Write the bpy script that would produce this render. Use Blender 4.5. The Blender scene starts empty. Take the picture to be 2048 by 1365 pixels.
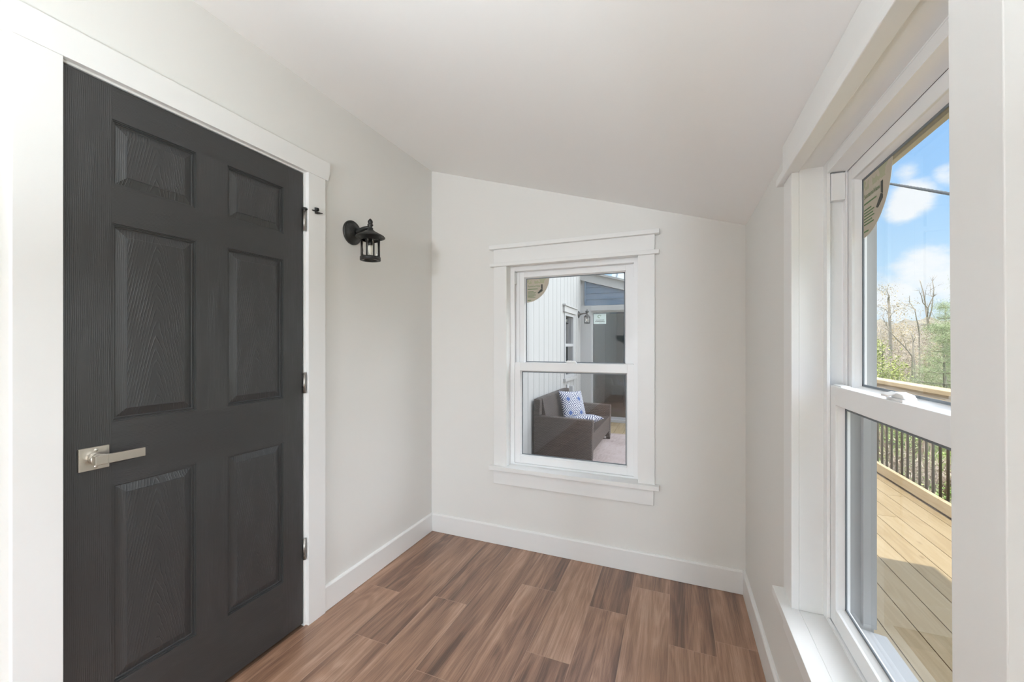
import bpy, bmesh, math, random
from mathutils import Vector, Matrix
PI = math.pi
scene = bpy.context.scene

# ------------------------------------------------------------------ camera
F_PX, SHIFT_PX, YAW = 800.36, 9.31, 0.38866
cam_data = bpy.data.cameras.new('camera')
cam_data.sensor_width = 36.0
cam_data.lens = F_PX / 2048 * 36.0
cam_data.shift_y = SHIFT_PX / 2048
cam_data.clip_start = 0.02
cam_data.clip_end = 500
cam = bpy.data.objects.new('camera', cam_data)
scene.collection.objects.link(cam)
cam.location = (1.5448, -1.3057, 1.2593)
cam.rotation_euler = (PI / 2, 0, YAW)
scene.camera = cam

# ------------------------------------------------------------------ exposure
scene.view_settings.view_transform = 'Standard'
scene.view_settings.look = 'None'
scene.view_settings.exposure = 0.16
scene.view_settings.gamma = 1.0
scene.view_settings.use_curve_mapping = False
scene.cycles.use_denoising = True
scene.cycles.max_bounces = 12
scene.cycles.diffuse_bounces = 8
scene.cycles.glossy_bounces = 6
scene.cycles.transparent_max_bounces = 24
scene.cycles.sample_clamp_indirect = 6.0
scene.cycles.caustics_reflective = False
scene.cycles.caustics_refractive = False

# ------------------------------------------------------------------ sky
SKY_STRENGTH = 1.0
SKY_FILL = 5.4  # strength of the added eastern sky glow
world = bpy.data.worlds.new('sky')
scene.world = world
world.use_nodes = True
wt = world.node_tree
wt.nodes.clear()
def wn(kind, **kw):
    n = wt.nodes.new(kind)
    for k, v in kw.items():
        if hasattr(n, k): setattr(n, k, v)
        else: n.inputs[k].default_value = v
    return n
wl = wt.links.new
w_out = wn('ShaderNodeOutputWorld')
w_bg = wn('ShaderNodeBackground', Strength=SKY_STRENGTH)
w_tc = wn('ShaderNodeTexCoord')
w_sep = wn('ShaderNodeSeparateXYZ'); wl(w_tc.outputs['Generated'], w_sep.inputs[0])
w_grad = wn('ShaderNodeValToRGB')
cr = w_grad.color_ramp
cr.elements[0].position = 0.0; cr.elements[0].color = (0.20, 0.19, 0.15, 1)
cr.elements[1].position = 1.0; cr.elements[1].color = (1.25, 1.4, 1.65, 1)
for p, c in ((0.495, (0.24, 0.23, 0.18, 1)), (0.505, (0.78, 0.88, 0.94, 1)), (0.545, (0.62, 0.80, 0.95, 1)), (0.575, (0.48, 0.73, 0.97, 1)), (0.64, (0.34, 0.62, 0.97, 1)), (0.70, (0.30, 0.58, 1.0, 1)), (0.80, (0.9, 1.1, 1.45, 1))):
    e = cr.elements.new(p); e.color = c
w_m = wn('ShaderNodeMath', operation='MULTIPLY_ADD'); w_m.inputs[1].default_value = 0.5; w_m.inputs[2].default_value = 0.5
wl(w_sep.outputs['Z'], w_m.inputs[0]); wl(w_m.outputs[0], w_grad.inputs[0])
w_noise = wn('ShaderNodeTexNoise', Scale=9.0, Detail=7.0, Roughness=0.58)
w_map = wn('ShaderNodeMapping'); w_map.inputs['Scale'].default_value = (1, 1, 1.7)
wl(w_tc.outputs['Generated'], w_map.inputs[0]); wl(w_map.outputs[0], w_noise.inputs['Vector'])
# clouds: broad banks everywhere, plus a few distinct cumulus heads low in the north-east
acc = None
CLOUDS = [((0.400, 0.906, 0.134), 0.075, 1.0), ((0.42, 0.900, 0.112), 0.07, 1.0), ((0.376, 0.890, 0.250), 0.06, 0.85), ((0.366, 0.896, 0.240), 0.05, 0.85),
          ((0.362, 0.880, 0.296), 0.035, 0.6), ((0.412, 0.868, 0.280), 0.04, 0.75), ((0.37, 0.925, 0.085), 0.09, 0.75),
          ((0.80, 0.55, 0.2), 0.35, 0.8), ((-0.1, 0.93, 0.35), 0.35, 0.8), ((0.9, -0.2, 0.4), 0.3, 0.8), ((0.2, 0.5, 0.84), 0.4, 0.6), ((0.75, 0.6, 0.5), 0.25, 0.8)]
for d, r, wgt in CLOUDS:
    v = Vector(d).normalized()
    sub = wn('ShaderNodeVectorMath', operation='DISTANCE'); sub.inputs[1].default_value = v
    wl(w_tc.outputs['Generated'], sub.inputs[0])
    mr = wn('ShaderNodeMapRange', interpolation_type='SMOOTHSTEP')
    mr.inputs['From Min'].default_value = r; mr.inputs['From Max'].default_value = r * 0.15
    mr.inputs['To Min'].default_value = 0.0; mr.inputs['To Max'].default_value = wgt
    wl(sub.outputs['Value'], mr.inputs['Value'])
    if acc is None: acc = mr.outputs[0]
    else:
        mx = wn('ShaderNodeMath', operation='MAXIMUM'); wl(acc, mx.inputs[0]); wl(mr.outputs[0], mx.inputs[1]); acc = mx.outputs[0]
w_add = wn('ShaderNodeMath', operation='MULTIPLY_ADD'); w_add.inputs[1].default_value = 1.9
wl(w_noise.outputs['Fac'], w_add.inputs[0]); wl(acc, w_add.inputs[2])
w_cm = wn('ShaderNodeMapRange', interpolation_type='SMOOTHSTEP')
w_cm.inputs['From Min'].default_value = 1.25; w_cm.inputs['From Max'].default_value = 1.85
w_cm.inputs['To Min'].default_value = 0.0; w_cm.inputs['To Max'].default_value = 0.92
wl(w_add.outputs[0], w_cm.inputs['Value'])
w_mix = wn('ShaderNodeMix', data_type='RGBA')
wl(w_cm.outputs[0], w_mix.inputs['Factor']); wl(w_grad.outputs[0], w_mix.inputs['A'])
w_mix.inputs['B'].default_value = (0.93, 0.95, 0.97, 1)
# below the horizon there are no clouds
w_up = wn('ShaderNodeMath', operation='GREATER_THAN'); w_up.inputs[1].default_value = 0.0
wl(w_sep.outputs['Z'], w_up.inputs[0])
w_mix2 = wn('ShaderNodeMix', data_type='RGBA')
wl(w_up.outputs[0], w_mix2.inputs['Factor']); wl(w_grad.outputs[0], w_mix2.inputs['A']); wl(w_mix.outputs['Result'], w_mix2.inputs['B'])
# added bright patch of unseen eastern sky, to light the room through the windows
w_d = wn('ShaderNodeVectorMath', operation='DISTANCE'); w_d.inputs[1].default_value = Vector((0.86, 0.0, 0.50)).normalized()
wl(w_tc.outputs['Generated'], w_d.inputs[0])
w_b = wn('ShaderNodeMapRange', interpolation_type='SMOOTHSTEP')
w_b.inputs['From Min'].default_value = 0.92; w_b.inputs['From Max'].default_value = 0.40; w_b.inputs['To Max'].default_value = SKY_FILL
wl(w_d.outputs['Value'], w_b.inputs['Value'])
w_b2 = wn('ShaderNodeMath', operation='MULTIPLY'); wl(w_b.outputs[0], w_b2.inputs[0]); wl(w_up.outputs[0], w_b2.inputs[1])
w_white = wn('ShaderNodeMix', data_type='RGBA', blend_type='ADD'); w_white.inputs['Factor'].default_value = 1.0
w_bc = wn('ShaderNodeMix', data_type='RGBA'); w_bc.clamp_result = False
wl(w_b2.outputs[0], w_bc.inputs['Factor']); w_bc.clamp_factor = False
w_bc.inputs['A'].default_value = (0, 0, 0, 1); w_bc.inputs['B'].default_value = (0.97, 0.985, 1.0, 1)
wl(w_mix2.outputs['Result'], w_white.inputs['A']); wl(w_bc.outputs['Result'], w_white.inputs['B'])
wl(w_white.outputs['Result'], w_bg.inputs['Color']); wl(w_bg.outputs[0], w_out.inputs['Surface'])

# ------------------------------------------------------------------ sun
sun_data = bpy.data.lights.new('sun', 'SUN')
sun_data.energy = 7.4
sun_data.angle = 0.012
sun_data.color = (1.0, 0.93, 0.82)
sun = bpy.data.objects.new('sun', sun_data)
scene.collection.objects.link(sun)
sun.rotation_euler = Vector((0.376, 0.254, -1.0)).to_track_quat('-Z', 'Y').to_euler()

FAR_FILL_STRENGTH = 235.0  # fill lamps added out of view to brighten the room
NEAR_FILL_STRENGTH = 86.0
NEAR_FILL_COLOR = (0.87, 0.96, 1.0)
FAR_FILL_COLOR = (0.815, 0.91, 1.0)

# ------------------------------------------------------------------ helpers
def link(o):
    scene.collection.objects.link(o)
    return o

def srgb(r, g, b):
    f = lambda c: (c / 255 / 12.92) if c / 255 <= 0.04045 else ((c / 255 + 0.055) / 1.055) ** 2.4
    return (f(r), f(g), f(b))

class MB:
    """collects simple shapes into one mesh"""
    def __init__(self): self.bm = bmesh.new()
    def poly(self, pts, mi=0, smooth=False):
        f = self.bm.faces.new([self.bm.verts.new(p) for p in pts]); f.material_index = mi; f.smooth = smooth
        return f
    def hexa(self, p, mi=0):
        v = [self.bm.verts.new(q) for q in p]
        for a in ((3, 2, 1, 0), (4, 5, 6, 7), (0, 1, 5, 4), (1, 2, 6, 5), (2, 3, 7, 6), (3, 0, 4, 7)):
            f = self.bm.faces.new([v[i] for i in a]); f.material_index = mi
    def box(self, x0, x1, y0, y1, z0, z1, mi=0):
        x0, x1 = sorted((x0, x1)); y0, y1 = sorted((y0, y1)); z0, z1 = sorted((z0, z1))
        self.hexa([(x0, y0, z0), (x1, y0, z0), (x1, y1, z0), (x0, y1, z0), (x0, y0, z1), (x1, y0, z1), (x1, y1, z1), (x0, y1, z1)], mi)
        return self
    def prism(self, pts, d, mi=0):
        """closed polygon (3-D points) extruded by vector d"""
        d = Vector(d)
        a = [self.bm.verts.new(p) for p in pts]; b = [self.bm.verts.new(Vector(p) + d) for p in pts]
        n = len(a); fs = [self.bm.faces.new(a[::-1]), self.bm.faces.new(b)]
        for i in range(n): fs.append(self.bm.faces.new([a[i], a[(i + 1) % n], b[(i + 1) % n], b[i]]))
        for f in fs: f.material_index = mi
        return self
    def tube(self, pts, radii, seg=12, cap=True, mi=0, smooth=True):
        pts = [Vector(p) for p in pts]
        if not hasattr(radii, '__len__'): radii = [radii] * len(pts)
        rings = []; ref = None
        for i, p in enumerate(pts):
            t = (pts[min(i + 1, len(pts) - 1)] - pts[max(i - 1, 0)])
            t = t.normalized() if t.length > 1e-9 else Vector((0, 0, 1))
            if ref is None: ref = Vector((1, 0, 0)) if abs(t.x) < 0.9 else Vector((0, 1, 0))
            u = (ref - t * ref.dot(t)).normalized(); w = t.cross(u); ref = u
            rings.append([self.bm.verts.new(p + (u * math.cos(2 * PI * k / seg) + w * math.sin(2 * PI * k / seg)) * radii[i]) for k in range(seg)])
        for a, b in zip(rings, rings[1:]):
            for k in range(seg):
                f = self.bm.faces.new([a[k], a[(k + 1) % seg], b[(k + 1) % seg], b[k]]); f.smooth = smooth; f.material_index = mi
        if cap:
            for r, rev in ((rings[0], True), (rings[-1], False)):
                f = self.bm.faces.new(r[::-1] if rev else r); f.material_index = mi
        return self
    def lathe(self, prof, c=(0, 0, 0), axis='z', seg=32, mi=0, close=False):
        """prof: (radius, height) pairs"""
        c = Vector(c); rings = []
        for r, h in prof:
            ring = []
            for k in range(seg):
                a = 2 * PI * k / seg; x, y = r * math.cos(a), r * math.sin(a)
                p = (x, y, h) if axis == 'z' else ((h, x, y) if axis == 'x' else (y, h, x))
                ring.append(self.bm.verts.new(c + Vector(p)))
            rings.append(ring)
        pr = list(zip(rings, rings[1:])) + ([(rings[-1], rings[0])] if close else [])
        for a, b in pr:
            for k in range(seg):
                f = self.bm.faces.new([a[k], a[(k + 1) % seg], b[(k + 1) % seg], b[k]]); f.smooth = True; f.material_index = mi
        if not close:
            for ring, rv in ((rings[0], True), (rings[-1], False)):
                f = self.bm.faces.new(ring[::-1] if rv else ring); f.material_index = mi
        return self
    def build(self, name, mat, parent=None, bevel=0.0, weld=False, seg=2, recalc=True):
        if weld: bmesh.ops.remove_doubles(self.bm, verts=self.bm.verts, dist=1e-5)
        if recalc: bmesh.ops.recalc_face_normals(self.bm, faces=self.bm.faces)
        me = bpy.data.meshes.new(name)
        if parent is not None and not parent.get('local'):
            off = parent.matrix_basis.to_translation()
            p = parent.parent
            while p is not None:
                off = off + p.matrix_basis.to_translation(); p = p.parent
            bmesh.ops.translate(self.bm, verts=self.bm.verts, vec=-off)
        self.bm.to_mesh(me); self.bm.free()
        for m in (mat if isinstance(mat, (list, tuple)) else [mat]): me.materials.append(m)
        o = link(bpy.data.objects.new(name, me))
        if parent is not None:
            o.parent = parent
            if parent.get('local'): o['local'] = 1
        if bevel:
            b = o.modifiers.new('bevel', 'BEVEL'); b.width = bevel; b.segments = seg; b.limit_method = 'ANGLE'; b.angle_limit = 0.7
        return o

def empty(name, loc, rz=0.0, local=False):
    o = link(bpy.data.objects.new(name, None))
    o.location = loc; o.rotation_euler = (0, 0, rz); o.empty_display_size = 0.1
    if local: o['local'] = 1          # children are modelled in the empty's own axes
    return o
def tag(o, label, cat, group=None, kind=None):
    o['label'] = label; o['category'] = cat
    if group: o['group'] = group
    if kind: o['kind'] = kind
    return o
def struct(o, label=None):
    o['kind'] = 'structure'
    if label: o['label'] = label
    return o

# ------------------------------------------------------------------ materials
class NT:
    def __init__(self, name):
        self.m = bpy.data.materials.new(name); self.m.use_nodes = True
        self.t = self.m.node_tree; self.b = self.t.nodes['Principled BSDF']; self.out = self.t.nodes['Material Output']
    def n(self, kind, **kw):
        x = self.t.nodes.new(kind)
        for k, v in kw.items():
            if hasattr(x, k): setattr(x, k, v)
            else: x.inputs[k].default_value = v
        return x
    def l(self, a, b): self.t.links.new(a, b)
    def math(self, op, a, b=None, c=None):
        x = self.n('ShaderNodeMath', operation=op)
        for i, v in enumerate((a, b, c)):
            if v is None: continue
            if isinstance(v, (int, float)): x.inputs[i].default_value = v
            else: self.l(v, x.inputs[i])
        return x.outputs[0]
    def ramp(self, fac, stops):
        x = self.n('ShaderNodeValToRGB'); cr = x.color_ramp
        cr.elements[0].position, cr.elements[0].color = stops[0][0], (*stops[0][1], 1)
        cr.elements[1].position, cr.elements[1].color = stops[-1][0], (*stops[-1][1], 1)
        for p, c in stops[1:-1]:
            e = cr.elements.new(p); e.color = (*c, 1)
        self.l(fac, x.inputs[0]); return x.outputs[0]
    def noise(self, vec, scale, detail=3.0, rough=0.5, stretch=None, dist=0.0):
        if stretch:
            mp = self.n('ShaderNodeMapping'); mp.inputs['Scale'].default_value = stretch
            self.l(vec, mp.inputs[0]); vec = mp.outputs[0]
        x = self.n('ShaderNodeTexNoise', Scale=scale, Detail=detail, Roughness=rough, Distortion=dist)
        self.l(vec, x.inputs['Vector']); return x.outputs['Fac']
    def bump(self, h, strength=0.3, dist=0.01):
        x = self.n('ShaderNodeBump', Strength=strength, Distance=dist); self.l(h, x.inputs['Height']); self.l(x.outputs[0], self.b.inputs['Normal'])
    def obj(self): return self.n('ShaderNodeTexCoord').outputs['Object']
    def uv(self): return self.n('ShaderNodeTexCoord').outputs['UV']
    def mix(self, f, a, b, blend='MIX'):
        x = self.n('ShaderNodeMix', data_type='RGBA', blend_type=blend)
        for s, v in (('Factor', f), ('A', a), ('B', b)):
            if isinstance(v, (int, float)): x.inputs[s].default_value = v
            elif isinstance(v, tuple): x.inputs[s].default_value = (*v, 1)
            else: self.l(v, x.inputs[s])
        return x.outputs['Result']
def plain(name, col, rough=0.5, metal=0.0, spec=0.5, bump=0.0, bscale=200.0, var=0.0):
    t = NT(name); b = t.b
    b.inputs['Base Color'].default_value = (*col, 1); b.inputs['Roughness'].default_value = rough
    b.inputs['Metallic'].default_value = metal; b.inputs['Specular IOR Level'].default_value = spec
    if bump or var:
        nz = t.noise(t.obj(), bscale, 4.0)
        if bump: t.bump(nz, bump, 0.002)
        if var:
            t.l(t.ramp(nz, [(0.3, tuple(c * (1 - var) for c in col)), (0.7, tuple(min(1, c * (1 + var)) for c in col))]), b.inputs['Base Color'])
    return t.m
def glass_thin(name, tint=(0.97, 0.985, 0.985), ior=1.5, boost=1.0, coat=(1.0, 1.0, 1.0)):
    t = NT(name); t.t.nodes.remove(t.b)
    tr = t.n('ShaderNodeBsdfTransparent'); tr.inputs[0].default_value = (*tint, 1)
    gl = t.n('ShaderNodeBsdfGlossy'); gl.inputs['Roughness'].default_value = 0.0; gl.inputs[0].default_value = (*coat, 1)
    fr = t.n('ShaderNodeFresnel', IOR=ior); mx = t.n('ShaderNodeMixShader')
    fac = t.math('MULTIPLY', fr.outputs[0], boost)
    t.l(fac, mx.inputs[0]); t.l(tr.outputs[0], mx.inputs[1]); t.l(gl.outputs[0], mx.inputs[2]); t.l(mx.outputs[0], t.out.inputs[0])
    return t.m

M = {}
M['wall'] = plain('wall_paint', (0.765, 0.757, 0.732), 0.75, spec=0.25, bump=0.06, bscale=260)
M['ceiling'] = plain('ceiling_paint', (0.92, 0.92, 0.915), 0.85, spec=0.2, bump=0.05, bscale=220)
M['trim'] = plain('trim_paint', (0.81, 0.81, 0.80), 0.38, spec=0.4, bump=0.03, bscale=40)
M['vinyl'] = plain('white_vinyl', (0.86, 0.865, 0.87), 0.35, spec=0.4)
def screen_mat():
    t = NT('insect_screen_mesh'); t.t.nodes.remove(t.b)
    tr = t.n('ShaderNodeBsdfTransparent'); df = t.n('ShaderNodeBsdfDiffuse'); df.inputs[0].default_value = (0.05, 0.052, 0.05, 1)
    mx = t.n('ShaderNodeMixShader'); mx.inputs[0].default_value = 0.17
    t.l(tr.outputs[0], mx.inputs[1]); t.l(df.outputs[0], mx.inputs[2]); t.l(mx.outputs[0], t.out.inputs[0]); return t.m
M['screen'] = screen_mat()
M['darkened_vinyl'] = plain('darkened_white_vinyl', (0.36, 0.365, 0.37), 0.4)  # white vinyl darkened; in the outer window frame this paints its shade
M['gasket'] = plain('grey_gasket', (0.16, 0.18, 0.20), 0.6)
M['glass'] = glass_thin('window_glass')
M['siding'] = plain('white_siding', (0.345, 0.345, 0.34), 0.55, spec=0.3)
M['black_metal'] = plain('black_metal', (0.012, 0.012, 0.011), 0.42, spec=0.5, bump=0.05, bscale=300)
M['nickel'] = plain('brushed_nickel', (0.62, 0.58, 0.52), 0.32, metal=1.0)
M['hinge'] = plain('hinge_metal', (0.42, 0.40, 0.37), 0.38, metal=1.0)
M['dark_rubber'] = plain('black_rubber', (0.012, 0.012, 0.012), 0.6)

def floor_mat():
    t = NT('walnut_planks'); uv = t.uv()
    at = t.n('ShaderNodeAttribute', attribute_name='plank')       # seed, length, width of each plank
    sp = t.n('ShaderNodeSeparateXYZ'); t.l(at.outputs['Vector'], sp.inputs[0])
    su = t.n('ShaderNodeSeparateXYZ'); t.l(uv, su.inputs[0])
    off = t.n('ShaderNodeCombineXYZ')
    t.l(t.math('MULTIPLY', sp.outputs[0], 37.0), off.inputs[0]); t.l(t.math('MULTIPLY', sp.outputs[0], 91.0), off.inputs[1]); t.l(t.math('MULTIPLY', sp.outputs[0], 53.0), off.inputs[2])
    ad = t.n('ShaderNodeVectorMath', operation='ADD'); t.l(uv, ad.inputs[0]); t.l(off.outputs[0], ad.inputs[1])
    v = ad.outputs[0]
    fig = t.noise(v, 1.0, 2.0, 0.45, (10.0, 1.15, 1.0), 0.35)        # figure
    ring = t.math('SINE', t.math('MULTIPLY', fig, 62.0))
    ring = t.math('MULTIPLY_ADD', ring, 0.5, 0.5)
    ring = t.math('POWER', ring, 1.6)
    broad = t.noise(v, 1.0, 2.0, 0.5, (16.0, 0.8, 1.0))
    streak = t.noise(v, 1.0, 5.0, 0.65, (230.0, 5.0, 1.0))
    fine = t.noise(v, 1.0, 3.0, 0.6, (700.0, 14.0, 1.0))
    f = t.math('MULTIPLY_ADD', broad, 0.95, -0.06)
    f = t.math('MULTIPLY_ADD', ring, 0.10, f)
    f = t.math('MULTIPLY_ADD', streak, 0.62, f); f = t.math('SUBTRACT', f, 0.09)
    f = t.math('MULTIPLY_ADD', t.math('SUBTRACT', sp.outputs[0], 0.5), 0.16, f)
    col = t.ramp(f, [(0.28, srgb(62, 41, 30)), (0.46, srgb(98, 68, 51)), (0.60, srgb(132, 97, 76)), (0.76, srgb(158, 121, 97)), (0.95, srgb(184, 149, 126))])
    col = t.mix(t.math('MULTIPLY', t.math('GREATER_THAN', fine, 0.60), 0.22), col, srgb(60, 38, 26))
    # bevelled seams: long edges and butt ends
    e1 = t.math('MINIMUM', su.outputs[0], t.math('SUBTRACT', sp.outputs[2], su.outputs[0]))
    e2 = t.math('MINIMUM', su.outputs[1], t.math('SUBTRACT', sp.outputs[1], su.outputs[1]))
    e = t.math('MINIMUM', e1, e2)
    mr = t.n('ShaderNodeMapRange'); mr.inputs['From Min'].default_value = 0.0; mr.inputs['From Max'].default_value = 0.0019; t.l(e, mr.inputs['Value'])
    seam = t.math('SUBTRACT', 1.0, mr.outputs[0])
    col = t.mix(t.math('MULTIPLY', seam, 0.7), col, srgb(182, 148, 126))
    t.l(col, t.b.inputs['Base Color'])
    t.b.inputs['Specular IOR Level'].default_value = 1.0
    t.l(t.math('MULTIPLY_ADD', streak, 0.16, 0.26), t.b.inputs['Roughness'])
    h = t.math('MULTIPLY_ADD', mr.outputs[0], 1.0, t.math('MULTIPLY', streak, 0.25))
    h = t.math('MULTIPLY_ADD', fine, 0.18, h)
    t.bump(h, 0.35, 0.0012)
    return t.m
M['floor'] = floor_mat()
M['dark_floor'] = plain('hall_floor', (0.14, 0.08, 0.05), 0.5, var=0.2, bscale=12)

def door_mat(kind):
    """satin black paint over an embossed wood grain; UVs are metres from the centre of the panel"""
    t = NT('door_paint_' + kind); uv = t.uv()
    s = t.n('ShaderNodeSeparateXYZ'); t.l(uv, s.inputs[0]); u, v = s.outputs[0], s.outputs[1]
    n1 = t.noise(uv, 1.0, 3.0, 0.6, (14, 5, 1)); n2 = t.noise(uv, 1.0, 3.0, 0.6, (160, 9, 1))
    if kind == 'cathedral':
        uu = t.math('ADD', u, t.math('MULTIPLY', t.math('SUBTRACT', n1, 0.5), 0.016))
        f = t.math('MULTIPLY_ADD', t.math('SQRT', t.math('MULTIPLY_ADD', uu, uu, 0.00018)), 5.6, v)
        f = t.math('MULTIPLY_ADD', n1, 0.085, f)
        f = t.math('MULTIPLY_ADD', n2, 0.016, f)
        ph = t.math('MULTIPLY', f, 2 * PI / 0.040)
    elif kind == 'vertical':
        f = t.math('MULTIPLY_ADD', n2, 0.003, u); f = t.math('MULTIPLY_ADD', n1, 0.009, f)
        ph = t.math('MULTIPLY', f, 2 * PI / 0.0042)
    else:
        n2 = t.noise(uv, 1.0, 3.0, 0.6, (9, 160, 1)); n1 = t.noise(uv, 1.0, 3.0, 0.6, (5, 14, 1))
        f = t.math('MULTIPLY_ADD', n2, 0.003, v); f = t.math('MULTIPLY_ADD', n1, 0.009, f)
        ph = t.math('MULTIPLY', f, 2 * PI / 0.0042)
    h = t.math('MULTIPLY_ADD', t.math('SINE', ph), 0.5, 0.5)
    h = t.math('POWER', h, 7.0 if kind == 'cathedral' else 3.0)
    amp = t.noise(uv, 1.0, 3.0, 0.6, (26, 7, 1)) if kind != 'horizontal' else t.noise(uv, 1.0, 3.0, 0.6, (7, 26, 1))
    mr = t.n('ShaderNodeMapRange', interpolation_type='SMOOTHSTEP'); mr.inputs['From Min'].default_value = 0.36; mr.inputs['From Max'].default_value = 0.66; t.l(amp, mr.inputs['Value'])
    h = t.math('MULTIPLY', h, mr.outputs[0])
    t.bump(h, 0.55 if kind == 'cathedral' else 0.30, 0.0022)
    t.b.inputs['Base Color'].default_value = (0.036, 0.036, 0.0365, 1)
    t.b.inputs['Roughness'].default_value = 0.33; t.b.inputs['Specular IOR Level'].default_value = 0.6
    return t.m
for k in ('cathedral', 'vertical', 'horizontal'): M['door_' + k] = door_mat(k)
M['door_smooth'] = plain('door_paint_smooth', (0.036, 0.036, 0.0365), 0.33, spec=0.6)

def deck_mat():
    t = NT('pine_deck_boards'); uv = t.uv()
    at = t.n('ShaderNodeAttribute', attribute_name='plank'); sp = t.n('ShaderNodeSeparateXYZ'); t.l(at.outputs['Vector'], sp.inputs[0])
    off = t.n('ShaderNodeCombineXYZ'); t.l(t.math('MULTIPLY', sp.outputs[0], 61.0), off.inputs[0]); t.l(t.math('MULTIPLY', sp.outputs[0], 23.0), off.inputs[1])
    ad = t.n('ShaderNodeVectorMath', operation='ADD'); t.l(uv, ad.inputs[0]); t.l(off.outputs[0], ad.inputs[1]); v = ad.outputs[0]
    a = t.noise(v, 1.0, 2.0, 0.5, (12, 1.0, 1), 0.3); b = t.noise(v, 1.0, 4.0, 0.6, (150, 6, 1))
    ring = t.math('MULTIPLY_ADD', t.math('SINE', t.math('MULTIPLY', a, 40.0)), 0.10, 0.4)
    f = t.math('MULTIPLY_ADD', b, 0.3, ring); f = t.math('MULTIPLY_ADD', sp.outputs[0], 0.18, f)
    col = t.ramp(f, [(0.35, (0.225, 0.162, 0.085)), (0.6, (0.285, 0.217, 0.122)), (0.85, (0.315, 0.25, 0.152))])
    vo = t.n('ShaderNodeTexVoronoi', Scale=1.0); mp = t.n('ShaderNodeMapping'); mp.inputs['Scale'].default_value = (7.0, 2.6, 1)
    t.l(v, mp.inputs[0]); t.l(mp.outputs[0], vo.inputs['Vector'])
    knot = t.n('ShaderNodeMapRange'); knot.inputs['From Min'].default_value = 0.05; knot.inputs['From Max'].default_value = 0.09
    knot.inputs['To Min'].default_value = 0.6; knot.inputs['To Max'].default_value = 0.0; t.l(vo.outputs['Distance'], knot.inputs['Value'])
    col = t.mix(knot.outputs[0], col, (0.151, 0.099, 0.049))
    t.l(col, t.b.inputs['Base Color']); t.b.inputs['Roughness'].default_value = 0.65; t.b.inputs['Specular IOR Level'].default_value = 0.25
    t.bump(b, 0.2, 0.002)
    return t.m
M['deck'] = deck_mat()
def pine_mat(name, dark, mid, light, axis):
    t = NT(name); st = [60, 60, 60]; st[axis] = 3
    f = t.noise(t.obj(), 1.0, 4.0, 0.6, tuple(st), 0.4)
    g = t.noise(t.obj(), 1.6, 2.0)
    t.l(t.ramp(t.math('MULTIPLY_ADD', g, 0.35, t.math('MULTIPLY', f, 0.7)), [(0.3, dark), (0.52, mid), (0.75, light)]), t.b.inputs['Base Color'])
    t.b.inputs['Roughness'].default_value = 0.7; t.b.inputs['Specular IOR Level'].default_value = 0.25
    return t.m
M['rail_wood'] = pine_mat('railing_pine', (0.305, 0.225, 0.126), (0.395, 0.315, 0.198), (0.431, 0.360, 0.248), 1)
M['baluster'] = plain('bronze_baluster', (0.055, 0.045, 0.032), 0.5)
M['soffit_wood'] = pine_mat('soffit_plywood', (0.279, 0.217, 0.131), (0.366, 0.295, 0.192), (0.417, 0.348, 0.235), 1)
M['fascia_wood'] = pine_mat('fascia_pine', (0.325, 0.260, 0.162), (0.406, 0.342, 0.235), (0.447, 0.389, 0.293), 1)

def wicker_mat():
    t = NT('brown_wicker'); o = t.obj(); s = t.n('ShaderNodeSeparateXYZ'); t.l(o, s.inputs[0])
    h = t.math('ADD', s.outputs[0], s.outputs[1])
    row = t.math('MULTIPLY', s.outputs[2], 1 / 0.013)
    ph = t.math('MULTIPLY', t.math('MODULO', t.math('FLOOR', t.math('ADD', row, 100.0)), 2.0), PI)
    wv = t.math('SINE', t.math('ADD', t.math('MULTIPLY', h, 2 * PI / 0.038), ph))
    rr = t.math('ABSOLUTE', t.math('SINE', t.math('MULTIPLY', row, PI)))
    ht = t.math('MULTIPLY', rr, t.math('MULTIPLY_ADD', wv, 0.35, 0.65))
    st = t.noise(o, 1.0, 3.0, 0.6, (5, 5, 60))
    f = t.math('MULTIPLY_ADD', ht, 0.55, t.math('MULTIPLY', st, 0.55))
    t.l(t.ramp(f, [(0.2, (0.022, 0.016, 0.014)), (0.55, (0.047, 0.036, 0.031)), (0.9, (0.078, 0.062, 0.055))]), t.b.inputs['Base Color'])
    t.b.inputs['Roughness'].default_value = 0.5
    t.bump(ht, 0.6, 0.006)
    return t.m
M['wicker'] = wicker_mat()
def pillow_mat():
    t = NT('blue_diamond_fabric'); s = t.n('ShaderNodeSeparateXYZ'); t.l(t.uv(), s.inputs[0])
    def fold(x): return t.math('ABSOLUTE', t.math('SUBTRACT', t.math('FRACT', t.math('MULTIPLY', x, 2.2)), 0.5))
    d = t.math('ADD', fold(s.outputs[0]), fold(s.outputs[1]))           # 0 at a diamond's centre, 1 at its corners
    r = t.math('FRACT', t.math('MULTIPLY', d, 6.0))
    line = t.math('GREATER_THAN', r, 0.52)
    core = t.math('LESS_THAN', d, 0.20)
    col = t.mix(line, (0.46, 0.47, 0.49), (0.03, 0.045, 0.11))
    col = t.mix(core, col, (0.035, 0.08, 0.22))
    t.l(col, t.b.inputs['Base Color']); t.b.inputs['Roughness'].default_value = 0.9; t.b.inputs['Specular IOR Level'].default_value = 0.1
    return t.m
M['pillow'] = pillow_mat()
M['grey_cushion'] = plain('grey_print_fabric', (0.290, 0.284, 0.273), 0.9, spec=0.1, var=0.35, bscale=45)
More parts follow.
